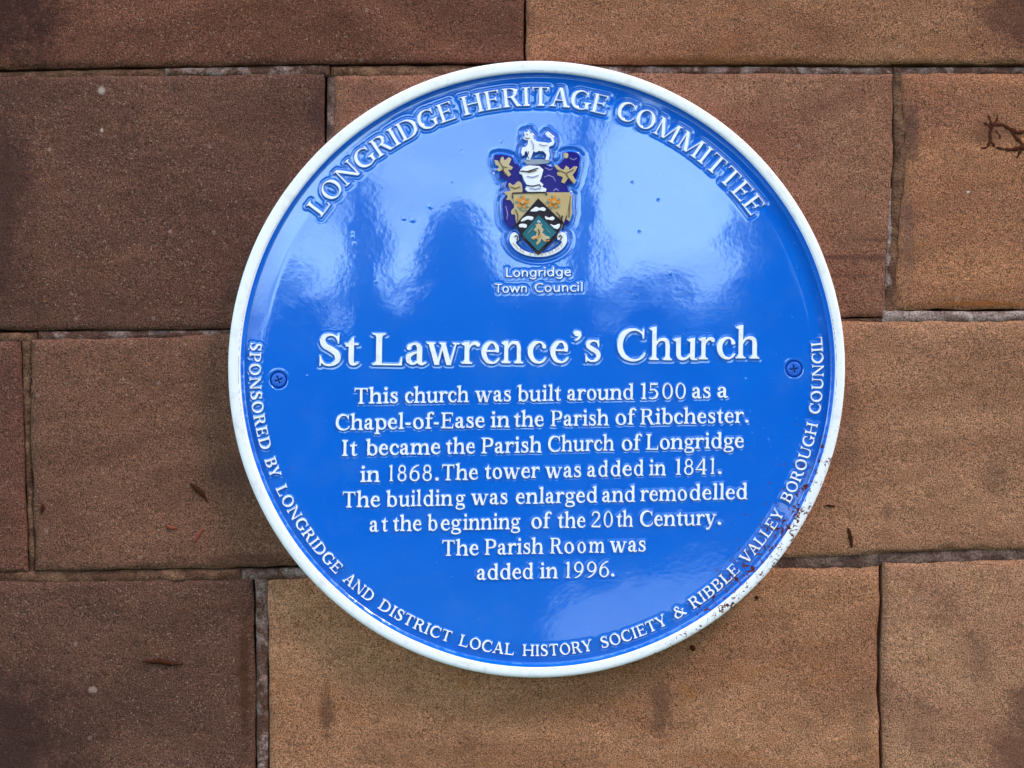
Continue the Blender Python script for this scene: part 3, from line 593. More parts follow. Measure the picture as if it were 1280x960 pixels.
# ---------------------------------------------------------------- outlines from distance grids, curves into solids
def contours(d, level, x0, y0, step, tol):
    d = d - level; ny, nx = d.shape; s = d < 0
    mixd = (s[:-1, :-1].astype(int)+s[:-1, 1:]+s[1:, :-1]+s[1:, 1:]); js, is_ = np.nonzero((mixd > 0) & (mixd < 4))
    nxt = {}; pt = {}
    def ep(kind, i, j):
        k = (kind, i, j)
        if k not in pt:
            a = d[j, i]; b = d[j, i+1] if kind == 0 else d[j+1, i]; t = a/(a-b)
            pt[k] = (x0+(i+(t if kind == 0 else 0))*step, y0+(j+(t if kind == 1 else 0))*step)
        return k
    for j, i in zip(js, is_):
        c = (s[j, i], s[j, i+1], s[j+1, i+1], s[j+1, i])          # bl br tr tl
        E = (ep(0, i, j) if c[0] != c[1] else None, ep(1, i+1, j) if c[1] != c[2] else None,
             ep(0, i, j+1) if c[2] != c[3] else None, ep(1, i, j) if c[3] != c[0] else None)
        # leave the cell keeping the inside on the left
        outs = [e for e in range(4) if E[e] and c[e] and not c[(e+1) % 4]]; ins = [e for e in range(4) if E[e] and not c[e] and c[(e+1) % 4]]
        for a in ins:
            for k in range(1, 5):
                e = (a+k) % 4
                if e in outs: nxt[E[a]] = E[e]; outs.remove(e); break
    loops = []
    while nxt:
        k, v = next(iter(nxt.items())); loop = []; cur = k
        while cur in nxt: loop.append(pt[cur]); cur = nxt.pop(cur)
        if len(loop) < 8: continue
        P = np.array(loop); P = .5*P + .25*(np.roll(P, 1, 0)+np.roll(P, -1, 0))
        keep = [0]; 
        for q in range(1, len(P)):                               # drop points that lie on a straight run
            a = P[keep[-1]]; b = P[(q+1) % len(P)]; seg = P[keep[-1]+1:q+1]; e = b-a; L = np.hypot(*e)+1e-9
            if np.max(np.abs((seg[:, 0]-a[0])*e[1]-(seg[:, 1]-a[1])*e[0])/L) > tol: keep.append(q)
        if len(keep) >= 4: loops.append(P[keep])
    return loops
QUEUE = []
def solid(loops, height, bev, mat, name):
    """closed outlines (metres) to a thin raised solid with rounded edges; base a little below z=0"""
    cu = bpy.data.curves.new(name, 'CURVE'); cu.dimensions = '2D'; cu.fill_mode = 'BOTH'
    for P in loops:
        sp = cu.splines.new('POLY'); sp.points.add(len(P)-1)
        sp.points.foreach_set('co', np.c_[P, np.zeros(len(P)), np.ones(len(P))].astype(np.float32).ravel()); sp.use_cyclic_u = True
    cu.bevel_depth = bev; cu.bevel_resolution = 1; cu.offset = -bev; cu.extrude = max(height/2-bev, 1e-6)
    o = bpy.data.objects.new(name, cu); col.objects.link(o); cell = {'o': o, 'mat': mat, 'name': name, 'me': None}; QUEUE.append(cell); return cell
def flush():
    dg = bpy.context.evaluated_depsgraph_get(); dg.update()
    for c in QUEUE:
        if c['me']: continue
        me = bpy.data.meshes.new_from_object(c['o'].evaluated_get(dg)); me.name = c['name']
        me.materials.clear(); me.materials.append(c['mat']); c['me'] = me
        cu = c['o'].data; bpy.data.objects.remove(c['o']); bpy.data.curves.remove(cu)
    QUEUE.clear()

SERIF, SANS = build_serif(), build_sans()
def ink(g, level):
    xs = gxs[(g.d < level).any(axis=0)]; return xs[0]-4, xs[-1]+4
STYLES = dict(title=dict(f=SERIF, sc=40/720, lv=-3, h=2.0), body=dict(f=SERIF, sc=19.3/720, lv=-2, h=1.4), arch=dict(f=SERIF, sc=23.8/720, lv=-7, h=1.9),
              rim=dict(f=SERIF, sc=13.8/720, lv=-2, h=1.6), small=dict(f=SANS, sc=11.6/720, lv=-5, h=1.5))
PLACED = []      # (style, char, x, y, rotation, xscale) for the relief and for the letter objects
def advance_fit(txt, st_, a0, a1):
    f = STYLES[st_]; xs = []; x = 0
    for ch in txt: xs.append(x); x += f['f'][ch].adv
    l0 = ink(f['f'][txt[0]], f['lv'])[0]; r1 = xs[-1]+ink(f['f'][txt[-1]], f['lv'])[1]
    return xs, l0, r1, (a1-a0)/((r1-l0)*f['sc'])
def put_line(st_, runs, slope, part, label):
    """runs: (text, x of first ink, x of last ink, baseline y)"""
    for txt, a0, a1, yb in runs:
        f = STYLES[st_]; xs, l0, r1, r = advance_fit(txt, st_, a0, a1)
        gx = min(1.12, max(.88, r)) if len(txt) > 1 else min(1.25, max(.8, r)); ang = -math.atan(slope)
        n = len(txt)
        for i, ch in enumerate(txt):
            g = f['f'][ch]; i0, i1 = ink(g, f['lv']); mid = (i0+i1)/2
            # centre of each letter's ink, spread so that the outer edges land on a0 and a1
            fst = (ink(f['f'][txt[0]], f['lv'])[1]-l0)/2*f['sc']*gx; lst = (ink(f['f'][txt[-1]], f['lv'])[1]-ink(f['f'][txt[-1]], f['lv'])[0])/2*f['sc']*gx
            m0 = (ink(f['f'][txt[0]], f['lv'])[0]+ink(f['f'][txt[0]], f['lv'])[1])/2; mn = xs[-1]+(ink(f['f'][txt[-1]], f['lv'])[0]+ink(f['f'][txt[-1]], f['lv'])[1])/2
            cxp = (a0+a1)/2 if n == 1 else a0+fst + (xs[i]+mid-m0)/(mn-m0)*(a1-lst-a0-fst)
            ox = cxp - mid*f['sc']*gx
            PLACED.append((st_, ch, ox, yb - (ox-a0)*slope, ang, gx, part, label))
def put_arc(st_, words, rad, low, part, label, C=(CX, CY)):
    for txt, a0, a1 in words:
        f = STYLES[st_]; rm = rad + (-.5 if low else .5)*720*f['sc']; w = math.radians(a1-a0)*rm
        xs, l0, r1, r = advance_fit(txt, st_, 0, w); gx = min(1.12, max(.85, r)); n = len(txt)
        for i, ch in enumerate(txt):
            g = f['f'][ch]; i0, i1 = ink(g, f['lv']); mid = (i0+i1)/2
            wl = (i1-i0)/2*f['sc']*gx; t = (xs[i]+mid-l0)/(r1-l0); a = math.radians(a0 + (a1-a0)*t)
            if low: ux, uy = math.sin(a), -math.cos(a); px, py = -math.cos(a)*rad, -math.sin(a)*rad
            else: ux, uy = math.cos(a), -math.sin(a); px, py = math.sin(a)*rad, math.cos(a)*rad
            ox = C[0]+px-ux*mid*f['sc']*gx; oy = C[1]-(py-uy*mid*f['sc']*gx)
            PLACED.append((st_, ch, ox, oy, math.atan2(uy, ux), gx, part, label))
T = -.0  # (slopes: the photo's text climbs slightly to the right)
put_line('title', [('St', 399.4, 448.6, 457.2), ('L', 465.3, 503, 456.5), ('a', 507, 533, 456.2), ('w', 533.4, 574.4, 455.6), ('re', 577, 624.7, 455), ('n', 627, 653.8, 454.2), ('c', 659.6, 682.8, 454), ('e', 687.5, 710.8, 453.6),
                   ('’', 716, 726.6, 453.4), ('s', 731.7, 750.5, 452.4), ('C', 771, 807, 451), ('h', 811.6, 839.9, 450.2), ('u', 841.3, 871.7, 450), ('r', 873.3, 893, 449.4), ('c', 896, 918.8, 448.8), ('h', 919.4, 948.8, 448.2)], .017, 'title_line', 'large raised white line reading St Lawrence’s Church')
B = [
 (.0172, [('This', 443, 497.2, 504.8), ('church', 506.2, 586, 503.8), ('was', 594, 638.5, 502.4), ('built', 646.7, 701, 501.8), ('around', 709, 792, 500.6), ('1', 801, 807.9, 499), ('5', 811.4, 822.7, 498.8), ('0', 827.8, 840.7, 498.6), ('0', 844.2, 857, 498.4), ('as', 864.8, 888, 497.8), ('a', 896.5, 910, 497)]),
 (.019, [('Chapel', 419.5, 504.8, 537.8), ('-', 507, 512.9, 536.4), ('of', 516.2, 542.2, 536.2), ('-', 542.5, 548, 535.8), ('Ease', 551.5, 605.7, 535.4), ('in', 613.6, 637, 534.2), ('the', 642.5, 679.5, 533.6), ('Parish', 688.6, 761, 532.8), ('of', 769.3, 795, 531), ('Ribchester', 800.5, 929.6, 530.6), ('.', 930.8, 936, 528)]),
 (.021, [('It', 427.7, 446.2, 569.9), ('became', 457.4, 550.2, 569.2), ('the', 557.4, 593.5, 567.4), ('Parish', 601.8, 677.3, 566.8), ('Church', 684.8, 767.6, 564.6), ('of', 777, 802.2, 563), ('Longridge', 807.5, 929.6, 562)]),
 (.0222, [('in', 450.6, 474.8, 602.4), ('1', 486.3, 491.2, 601.4), ('8', 496.8, 508, 601.2), ('6', 512, 524.4, 601), ('8', 528, 539.6, 600.8), ('.', 543.9, 548.4, 600.6), ('The', 552.2, 597.3, 600.2), ('tower', 605.9, 674.6, 598.6), ('was', 681.4, 726.2, 597.2), ('a', 733.8, 745, 596), ('d', 747.9, 759.8, 595.6), ('d', 763.3, 775.8, 595.2), ('e', 777.9, 789.5, 594.8), ('d', 792.4, 804.2, 594.5), ('in', 811.5, 832.2, 594.2), ('1', 844.2, 850.8, 593.4), ('8', 854.9, 866.4, 593.2), ('4', 869.2, 882.9, 592.8), ('1', 887.8, 893, 592.5), ('.', 897.3, 901.8, 592.3)]),
 (.0208, [('The', 428, 474.8, 634.2), ('b', 482.6, 496.2, 633.4), ('uil', 498.4, 526.6, 633), ('din', 529.4, 565.6, 632.4), ('g', 569.5, 581.3, 631.8), ('was', 588.9, 634.2, 630.8), ('enlarged', 644.6, 746.5, 629.8), ('and', 752.5, 793.8, 627.6), ('remo', 800.2, 858.3, 626.4), ('delled', 862.1, 934, 625)]),
 (.0207, [('a', 462, 473, 664.6), ('t', 477, 484.6, 664.3), ('the', 491.2, 526.8, 663.8), ('b', 534.3, 546.4, 663.2), ('eg', 550.8, 576.5, 662.8), ('inning', 579, 650.2, 662.2), ('of', 664, 689.2, 660.4), ('the', 697, 731.6, 659.8), ('2', 739.3, 750.5, 659), ('0', 754.4, 765.7, 658.7), ('th', 770.5, 791.2, 658.3), ('Century', 799.7, 895, 657.8), ('.', 896.6, 901.8, 655.6)]),
 (.0217, [('The', 552.4, 598, 694.6), ('Parish', 605.9, 679.2, 693.4), ('R', 687.6, 703.4, 691.8), ('o', 705.2, 717.2, 691.4), ('o', 721.6, 732, 691), ('m', 735.9, 755.8, 690.6), ('was', 762.2, 806.8, 690)]),
 (.022, [('a', 595.9, 607.6, 724.6), ('dd', 609.5, 638.5, 724.2), ('ed', 640.2, 666.4, 723.6), ('in', 674.9, 697.3, 722.8), ('1', 706.7, 712.6, 722.3), ('9', 717.3, 729, 722), ('9', 733.3, 745.2, 721.6), ('6', 748.9, 761, 721), ('.', 763.6, 768, 720.3)])]
LAB = ['This church was built around 1500 as a', 'Chapel-of-Ease in the Parish of Ribchester.', 'It became the Parish Church of Longridge', 'in 1868. The tower was added in 1841.', 'The building was enlarged and remodelled',
       'at the beginning of the 20th Century.', 'The Parish Room was', 'added in 1996.']
for (sl, runs), lb in zip(B, LAB): put_line('body', runs, sl, 'text_line', lb)
put_line('small', [('Longridge', 632.8, 713.5, 346.4)], .018, 'council_line', 'Longridge')
put_line('small', [('Town', 618.5, 658.4, 366.2), ('Council', 668.8, 728, 365.3)], .018, 'council_line', 'Town Council')
put_arc('arch', [('LONGRIDGE', -54.7, -17.9), ('HERITAGE', -15.8, 15.0), ('COMMITTEE', 17.5, 54.3)], 328.8, False, 'upper_arc', 'LONGRIDGE HERITAGE COMMITTEE')
put_arc('rim', [('SPONSORED', -5.3, 16.5), ('BY', 18.5, 22.5), ('LONGRIDGE', 24.6, 45.6), ('AND', 47.4, 54.4), ('DISTRICT', 56.3, 72.3), ('LOCAL', 74.2, 85.4), ('HISTORY', 87.2, 101.4), ('SOCIETY', 103.3, 117.4), ('&', 119.2, 121.7),
                ('RIBBLE', 123.2, 135.3), ('VALLEY', 137.1, 149.9), ('BOROUGH', 152.0, 169.0), ('COUNCIL', 170.9, 186.5)], 358.4, True, 'lower_arc', 'SPONSORED BY LONGRIDGE AND DISTRICT LOCAL HISTORY SOCIETY & RIBBLE VALLEY BOROUGH COUNCIL')

# ---------------------------------------------------------------- crest outlines (pixels)
def cz(pts): return [(590+x/4.176, 150+y/4.176) for x, y in pts]
def smooth(pts, n=4):
    p = np.array(pts, float); out = []
    for i in range(len(p)):
        a, b, c, d = p[i-1], p[i], p[(i+1) % len(p)], p[(i+2) % len(p)]
        for k in range(n):
            t = k/n; out.append(.5*(2*b+(c-a)*t+(2*a-5*b+4*c-d)*t*t+(-a+3*b-3*c+d)*t**3))
    return np.array(out)
# name, material, base height, top height, outline, smooth?
CREST = [
 ('mantling', M_VIOLET, 0, 2.0, [(118, 185), (165, 182), (208, 195), (222, 225), (246, 240), (262, 300), (280, 372), (290, 420), (240, 470), (235, 530), (205, 568), (180, 545), (165, 520), (158, 430), (172, 400), (200, 360), (178, 345), (180, 318), (148, 300), (140, 258), (118, 225)], 1),
 ('mantling', M_VIOLET, 0, 2.0, [(350, 228), (395, 238), (430, 245), (478, 205), (478, 172), (530, 168), (562, 190), (560, 240), (545, 300), (520, 330), (498, 345), (512, 392), (520, 430), (518, 500), (505, 540), (478, 545), (462, 500), (400, 400), (360, 385), (352, 300)], 1),
 ('mantling_lining', M_CREAM, 2.0, 3.2, [(116, 210), (135, 214), (146, 228), (150, 200), (162, 192), (170, 214), (192, 196), (206, 206), (192, 236), (214, 248), (206, 262), (188, 262), (204, 286), (192, 298), (172, 284), (160, 262), (140, 272), (128, 262), (142, 246), (124, 236)], 0),
 ('mantling_lining', M_CREAM, 2.0, 3.2, [(168, 378), (200, 372), (190, 345), (196, 330), (216, 342), (240, 322), (258, 334), (262, 378), (236, 392), (214, 396), (216, 440), (200, 420), (178, 418), (186, 400)], 1),
 ('mantling_lining', M_CREAM, 2.0, 3.2, [(208, 470), (232, 458), (244, 480), (238, 525), (226, 520), (228, 498), (206, 492)], 1),
 ('mantling_lining', M_CREAM, 2.0, 3.2, [(428, 232), (448, 240), (462, 256), (478, 262), (490, 240), (504, 250), (508, 262), (532, 244), (550, 246), (540, 268), (524, 288), (542, 318), (534, 336), (516, 322), (502, 306), (482, 334), (464, 326), (474, 300), (446, 290), (444, 274), (460, 274), (438, 254)], 0),
 ('mantling_lining', M_CREAM, 2.0, 3.0, [(478, 178), (490, 172), (502, 182), (498, 200), (484, 200)], 1),
 ('mantling_lining', M_CREAM, 2.0, 3.0, [(470, 388), (522, 392), (520, 440), (522, 490), (510, 532), (492, 520), (496, 500), (470, 494), (486, 470), (470, 462), (490, 440), (470, 424), (486, 410)], 0),
 ('helmet', M_CWHITE, 2.0, 4.6, [(268, 248), (300, 240), (352, 244), (372, 262), (362, 300), (352, 322), (372, 338), (366, 352), (388, 362), (384, 378), (292, 378), (276, 362), (288, 344), (272, 318), (262, 290), (246, 280), (250, 268)], 0),
 ('torse', M_GREY, 2.0, 4.4, [(280, 212), (400, 208), (402, 222), (386, 230), (300, 236), (278, 228)], 1),
 ('wolf', M_CWHITE, 2.0, 5.0, [(266, 98), (276, 88), (272, 64), (284, 70), (296, 56), (304, 72), (318, 84), (322, 104), (340, 116), (380, 120), (400, 124), (418, 116), (410, 98), (390, 88), (382, 74), (390, 66), (402, 78), (424, 96), (430, 118), (424, 134), (402, 142), (400, 160), (406, 182), (400, 212), (382, 212), (388, 184), (374, 168), (350, 164), (334, 172), (320, 166), (312, 190), (302, 212), (282, 210), (292, 188), (286, 166), (276, 168), (274, 186), (262, 190), (256, 170), (262, 146), (280, 144), (292, 128), (292, 108), (276, 108)], 0),
 ('shield', M_CREAM, 2.0, 3.8, [(212, 380), (514, 380), (508, 430), (492, 500), (470, 560), (430, 620), (380, 668), (345, 700), (308, 668), (262, 610), (234, 552), (222, 480)], 0),
 ('chevron_field', M_BLACK, 3.8, 4.6, [(345, 414), (470, 538), (462, 566), (430, 618), (380, 664), (345, 694), (308, 662), (262, 604), (236, 548)], 0),
 ('silver_bar', M_CWHITE, 4.6, 5.2, [(322, 462), (334, 456), (352, 462), (370, 458), (384, 466), (378, 478), (352, 474), (336, 480), (304, 478)], 1),
 ('silver_bar', M_CWHITE, 4.6, 5.2, [(268, 514), (290, 504), (320, 510), (312, 526), (290, 522), (262, 532), (252, 526)], 1),
 ('silver_bar', M_CWHITE, 4.6, 5.2, [(382, 504), (400, 512), (420, 506), (430, 516), (420, 526), (398, 522), (384, 520)], 1),
 ('silver_bar', M_CWHITE, 4.6, 5.2, [(246, 548), (268, 544), (286, 550), (282, 566), (262, 562), (248, 562)], 1),
 ('silver_bar', M_CWHITE, 4.6, 5.2, [(408, 546), (430, 552), (456, 544), (458, 558), (446, 572), (424, 566), (412, 562)], 1),
 ('lozenge', M_TEAL, 4.6, 5.4, [(347, 494), (443, 588), (345, 690), (260, 598)], 0),
 ('ribbon', M_CWHITE, 1.6, 3.8, [(222, 588), (240, 600), (244, 626), (228, 640), (250, 668), (290, 690), (345, 700), (400, 690), (448, 662), (468, 636), (446, 624), (446, 600), (464, 588), (486, 592), (496, 622), (488, 652), (456, 686), (400, 710), (345, 716), (286, 708), (234, 684), (204, 650), (196, 622), (204, 598)], 1),
]
def flower(cx, cy, r):
    out = []
    for i in range(60):
        a = 2*math.pi*i/60; q = r*(.78+.22*math.cos(5*a+.6)); out.append((cx+q*math.cos(a), cy+q*math.sin(a)))
    return out
for fx in (264, 426):
    CREST.append(('rose', M_ORANGE, 3.8, 4.6, flower(fx, 432, 36), 0))
    for k in range(5):
        a = R(72*k+40); CREST.append(('rose_leaf', M_LEAF, 4.6, 5.0, [(fx+30*math.cos(a-.22), 432+30*math.sin(a-.22)), (fx+40*math.cos(a), 432+40*math.sin(a)), (fx+30*math.cos(a+.22), 432+30*math.sin(a+.22)), (fx+20*math.cos(a), 432+20*math.sin(a))], 1))
    CREST.append(('rose_centre', M_CREAM, 4.6, 5.2, flower(fx, 432, 12), 0))
CREST.append(('lion', M_CREAM, 5.4, 6.2, [(336, 560), (330, 546), (340, 548), (348, 536), (354, 548), (366, 544), (362, 562), (374, 574), (366, 590), (384, 606), (404, 612), (404, 624), (384, 624), (392, 640), (374, 636), (362, 622), (356, 640), (338, 656), (334, 644), (346, 628), (330, 622), (308, 624), (312, 612), (334, 604), (338, 586), (322, 580), (326, 570)], 0))
LINES = [  # fine painted outlines: colour, points with width (zoom units)
 (M_BLACK, 4.2, [(212, 412, 7), (212, 384, 7), (290, 382, 7), (380, 380, 7), (388, 386, 7), (388, 396, 6)], 'outline'),
 (M_BLACK, 4.9, [(232, 548, 8), (345, 416, 9), (470, 538, 8)], 'outline'),
 (M_BLACK, 4.9, [(470, 500, 7), (462, 560, 8), (430, 622, 8), (345, 704, 9), (262, 616, 8), (232, 548, 8)], 'outline'),
 (M_BLACK, 5.6, [(347, 492, 6), (445, 588, 6), (345, 692, 6)], 'outline'), (M_BLACK, 5.6, [(345, 690, 6), (258, 598, 6), (347, 492, 6)], 'outline'),
 (M_BLACK, 4.9, [(252, 270, 5), (290, 272, 6), (320, 262, 6), (346, 254, 5)], 'visor_line'),
 (M_BLACK, 4.9, [(282, 344, 6), (320, 348, 6), (352, 340, 6), (360, 352, 5)], 'visor_line'),
 (M_BLACK, 5.3, [(276, 96, 3), (290, 100, 4), (302, 98, 3)], 'muzzle_line'),
 (M_BLACK, 5.3, [(296, 168, 4), (288, 190, 4), (298, 206, 3)], 'leg_line'), (M_BLACK, 5.3, [(366, 166, 4), (378, 190, 4), (374, 208, 3)], 'leg_line'),
 (M_BLACK, 4.2, [(214, 560, 8), (232, 552, 6)], 'outline'), (M_BLACK, 4.2, [(470, 528, 6), (478, 556, 7), (470, 580, 5)], 'outline'),
 (M_BLACK, 4.1, [(222, 612, 6), (232, 604, 6), (240, 612, 6), (234, 630, 5)], 'ribbon_fold'), (M_BLACK, 4.1, [(452, 612, 6), (462, 604, 6), (470, 612, 6), (458, 630, 5)], 'ribbon_fold'),
 (M_ORANGE, 6.4, [(318, 628, 5), (340, 614, 5), (362, 606, 5)], 'lion_line'), (M_ORANGE, 6.4, [(384, 630, 4), (400, 634, 5), (406, 628, 4)], 'lion_line'),
 (M_LILAC, 2.2, [(160, 330, 4), (180, 360, 5), (172, 400, 4)], 'mantling_fold'), (M_LILAC, 2.2, [(176, 450, 4), (186, 490, 6), (182, 520, 4)], 'mantling_fold'), (M_LILAC, 2.2, [(376, 300, 4), (400, 290, 6), (424, 300, 5), (436, 322, 4)], 'mantling_fold'),
 (M_LILAC, 2.2, [(424, 372, 6), (438, 360, 8), (452, 370, 5)], 'mantling_fold'), (M_LILAC, 2.2, [(510, 200, 4), (530, 210, 5), (546, 200, 4)], 'mantling_fold'), (M_LILAC, 2.2, [(380, 250, 4), (404, 262, 6), (420, 256, 4)], 'mantling_fold'),
 (M_UMBER, 3.4, [(140, 214, 4), (160, 246, 5), (186, 250, 4)], 'lining_shadow'), (M_UMBER, 3.4, [(160, 246, 4), (166, 272, 5), (184, 290, 3)], 'lining_shadow'), (M_UMBER, 3.4, [(450, 262, 4), (490, 280, 5), (530, 260, 4)], 'lining_shadow'), (M_UMBER, 3.4, [(490, 280, 4), (500, 300, 5), (524, 326, 3)], 'lining_shadow'),
 (M_UMBER, 3.4, [(200, 350, 4), (226, 360, 5), (250, 350, 4)], 'lining_shadow'), (M_UMBER, 4.0, [(228, 470, 5), (240, 500, 6), (236, 530, 4)], 'lining_shadow'), (M_UMBER, 4.0, [(440, 480, 5), (456, 500, 6), (462, 528, 4)], 'lining_shadow'), (M_UMBER, 3.3, [(512, 400, 4), (508, 450, 6), (506, 510, 5)], 'lining_shadow'),
 (M_UMBER, 4.8, [(262, 268, 5), (300, 276, 7), (336, 266, 5)], 'visor_line'), (M_LILAC, 4.9, [(286, 296, 4), (316, 302, 5), (346, 292, 4)], 'visor_line'), (M_LILAC, 4.9, [(300, 358, 4), (330, 364, 5), (360, 358, 4)], 'visor_line'),
 (M_LILAC, 5.3, [(310, 110, 3), (322, 136, 4), (318, 160, 3)], 'muzzle_line'), (M_LILAC, 5.3, [(350, 130, 3), (376, 138, 4), (392, 134, 3)], 'muzzle_line'), (M_BLACK, 5.6, [(284, 78, 5), (290, 80, 5)], 'wolf_eye'),
 (M_LEAF, 5.7, [(290, 596, 3), (304, 580, 4), (318, 566, 3)], 'lozenge_line'), (M_LEAF, 5.7, [(384, 566, 3), (398, 584, 4), (412, 592, 3)], 'lozenge_line'), (M_BLACK, 6.5, [(346, 572, 4), (352, 590, 5), (348, 606, 4)], 'lion_line'), (M_CWHITE, 5.7, [(340, 536, 4), (348, 528, 5), (356, 538, 4)], 'lion_line'),
 (M_UMBER, 4.9, [(252, 436, 4), (264, 444, 5), (278, 436, 4)], 'rose_line'), (M_UMBER, 4.9, [(414, 436, 4), (426, 444, 5), (440, 436, 4)], 'rose_line'),
 (M_LEAF, 4.2, [(286, 470, 5), (272, 476, 5), (250, 470, 5)], 'outline'),
]
# the motto on the scroll is too worn to read: only the gilt strokes are left
for k in range(17):
    if k in (5, 8): continue
    a = R(202+ (338-202)*k/16.); cx_, cy_ = 345+136*math.cos(a), 612-90*math.sin(a)
    LINES.append((M_CREAM, 4.0, [(cx_-2, cy_-7, 4), (cx_+(3 if k % 2 else -3), cy_, 4), (cx_+2, cy_+7, 4)], 'gilt_stroke'))

# ---------------------------------------------------------------- the cast face: relief computed from the lettering
FS = .8; FR = 373.5
n = int(2*FR/FS)+1; fx = CX + (np.arange(n)-(n-1)/2)*FS; fy = CY + (np.arange(n)-(n-1)/2)*FS
FX, FY = np.meshgrid(fx, fy)
DM = {k: np.full(FX.shape, 99., np.float32) for k in list(STYLES)+['crest']}
def window(xa, xb, ya, yb):
    i0 = max(0, int((xa-fx[0])/FS)); i1 = min(n, int((xb-fx[0])/FS)+2); j0 = max(0, int((ya-fy[0])/FS)); j1 = min(n, int((yb-fy[0])/FS)+2)
    return slice(j0, j1), slice(i0, i1)
for st_, ch, ox, oy, ang, gx, *_ in PLACED:
    f = STYLES[st_]; sc = f['sc']; g = f['f'][ch]; r = 800*sc+g.adv*sc*.6+12
    cxx = ox+g.adv*.5*sc*math.cos(ang)-350*sc*math.sin(ang)*1; cyy = oy-g.adv*.5*sc*math.sin(ang)-350*sc*math.cos(ang)
    w = window(cxx-r, cxx+r, cyy-r, cyy+r); dx = FX[w]-ox; dy = -(FY[w]-oy); c, s_ = math.cos(ang), math.sin(ang)
    u = ((dx*c+dy*s_)/(sc*gx)-GX0)/GS; v = ((-dx*s_+dy*c)/sc-GY0)/GS
    m_ = (u > 0) & (v > 0) & (u < GXX.shape[1]-1.01) & (v < GXX.shape[0]-1.01)
    ui = np.clip(u.astype(int), 0, GXX.shape[1]-2); vi = np.clip(v.astype(int), 0, GXX.shape[0]-2); fu = u-ui; fv = v-vi; d = g.d-f['lv']
    dd = ((d[vi, ui]*(1-fu)+d[vi, ui+1]*fu)*(1-fv)+(d[vi+1, ui]*(1-fu)+d[vi+1, ui+1]*fu)*fv)*sc
    DM[st_][w] = np.minimum(DM[st_][w], np.where(m_, dd, 99))
w = window(600, 745, 140, 335); keepX, keepY = GXX, GYY; GXX, GYY = FX[w], FY[w]
for nm, mt, z0, z1, pts, sm in CREST[:20]:
    P = cz(pts); P = smooth(P, 2) if sm else P; DM['crest'][w] = np.minimum(DM['crest'][w], sd_poly([tuple(q) for q in P]))
GXX, GYY = keepX, keepY
def halo(d, k, wd):
    """paint pooled against the letters, a shallow moat, then a soft lip"""
    d = np.maximum(d, 0)
    return k*(.7*np.exp(-(d/.8)**2) - .75*np.exp(-((d-wd*.45)/(wd*.30))**2) + .07*np.exp(-((d-wd)/(wd*.22))**2))
H = halo(DM['title'], .3, 4.2) + halo(DM['body'], .2, 3.2) + halo(DM['arch'], .95, 6.2) + halo(DM['rim'], .32, 4.0) + halo(DM['small'], .34, 3.8) + halo(DM['crest'], 2.3, 7.5)
IC = (671.8, 462.3); RI = 370.9
rr = np.hypot(FX-IC[0], FY-IC[1]); q = np.clip((rr-351)/(RI-351), 0, 1.2)
H += 7.0*np.clip((rr-366.5)/4.4, 0, 1.3)**1.6 - .105*np.logaddexp(0, (rr-344)/1.6)*1.6
H += .34*fbm(FX, FY, 120, 41, 2, .4) + .05*fbm(FX, FY, 34, 44, 2, .5) + .006*fbm(FX, FY, 5, 47, 2)
SCREWS = [(348.0, 475.0), (992.6, 461.2)]
for sx, sy in SCREWS:
    r_ = np.hypot(FX-sx, FY-sy); H -= 4.0*np.clip((11.2-r_)/1.0, 0, 1); H += .12*np.exp(-((r_-13)/1.5)**2)
for bx, by, br, bh in [(515.5, 275, 2.2, .8), (505, 273, 1.8, .7), (537, 258, 2.0, .7), (441, 291, 1.3, .5), (441, 296, 1.3, .5), (443, 304, 1.4, .5), (627, 177, 1.6, .6), (823, 250, 1.4, -.6), (790, 228, 1.2, -.5), (799, 290, 1.4, -.5), (933, 474, 1.5, .6),
                       (961, 549, 1.2, .6), (577, 188, 1.8, -.4), (700, 430, 1.1, .5), (565, 229, 1.1, -.6), (838, 342, 1.2, .5), (470, 352, 1.2, .5), (780, 420, 1.0, .5), (384, 470, 1.4, .4)]:
    H += .38*bh*np.exp(-((FX-bx)**2+(FY-by)**2)/br**2)
inside = np.hypot(FX-IC[0], FY-IC[1]) < RI+1.6
idm = -np.ones(FX.shape, np.int64); idm[inside] = np.arange(inside.sum())
V = np.stack([(FX[inside]-CX)*S, (CY-FY[inside])*S, H[inside]*S], -1)
a, b_, c, d_ = idm[:-1, :-1], idm[1:, :-1], idm[1:, 1:], idm[:-1, 1:]; ok = (a >= 0) & (b_ >= 0) & (c >= 0) & (d_ >= 0)
F = np.stack([a[ok], b_[ok], c[ok], d_[ok]], -1)
plaque = empty('heritage_plaque', (PX, 0, PZ), (R(90), 0, 0))
tag(plaque, 'round blue enamelled heritage plaque with white rim and raised white lettering on the stone wall', 'plaque')
face = link('face', mesh_np('face', V, F), plaque, M_BLUE)
print('face', len(F))

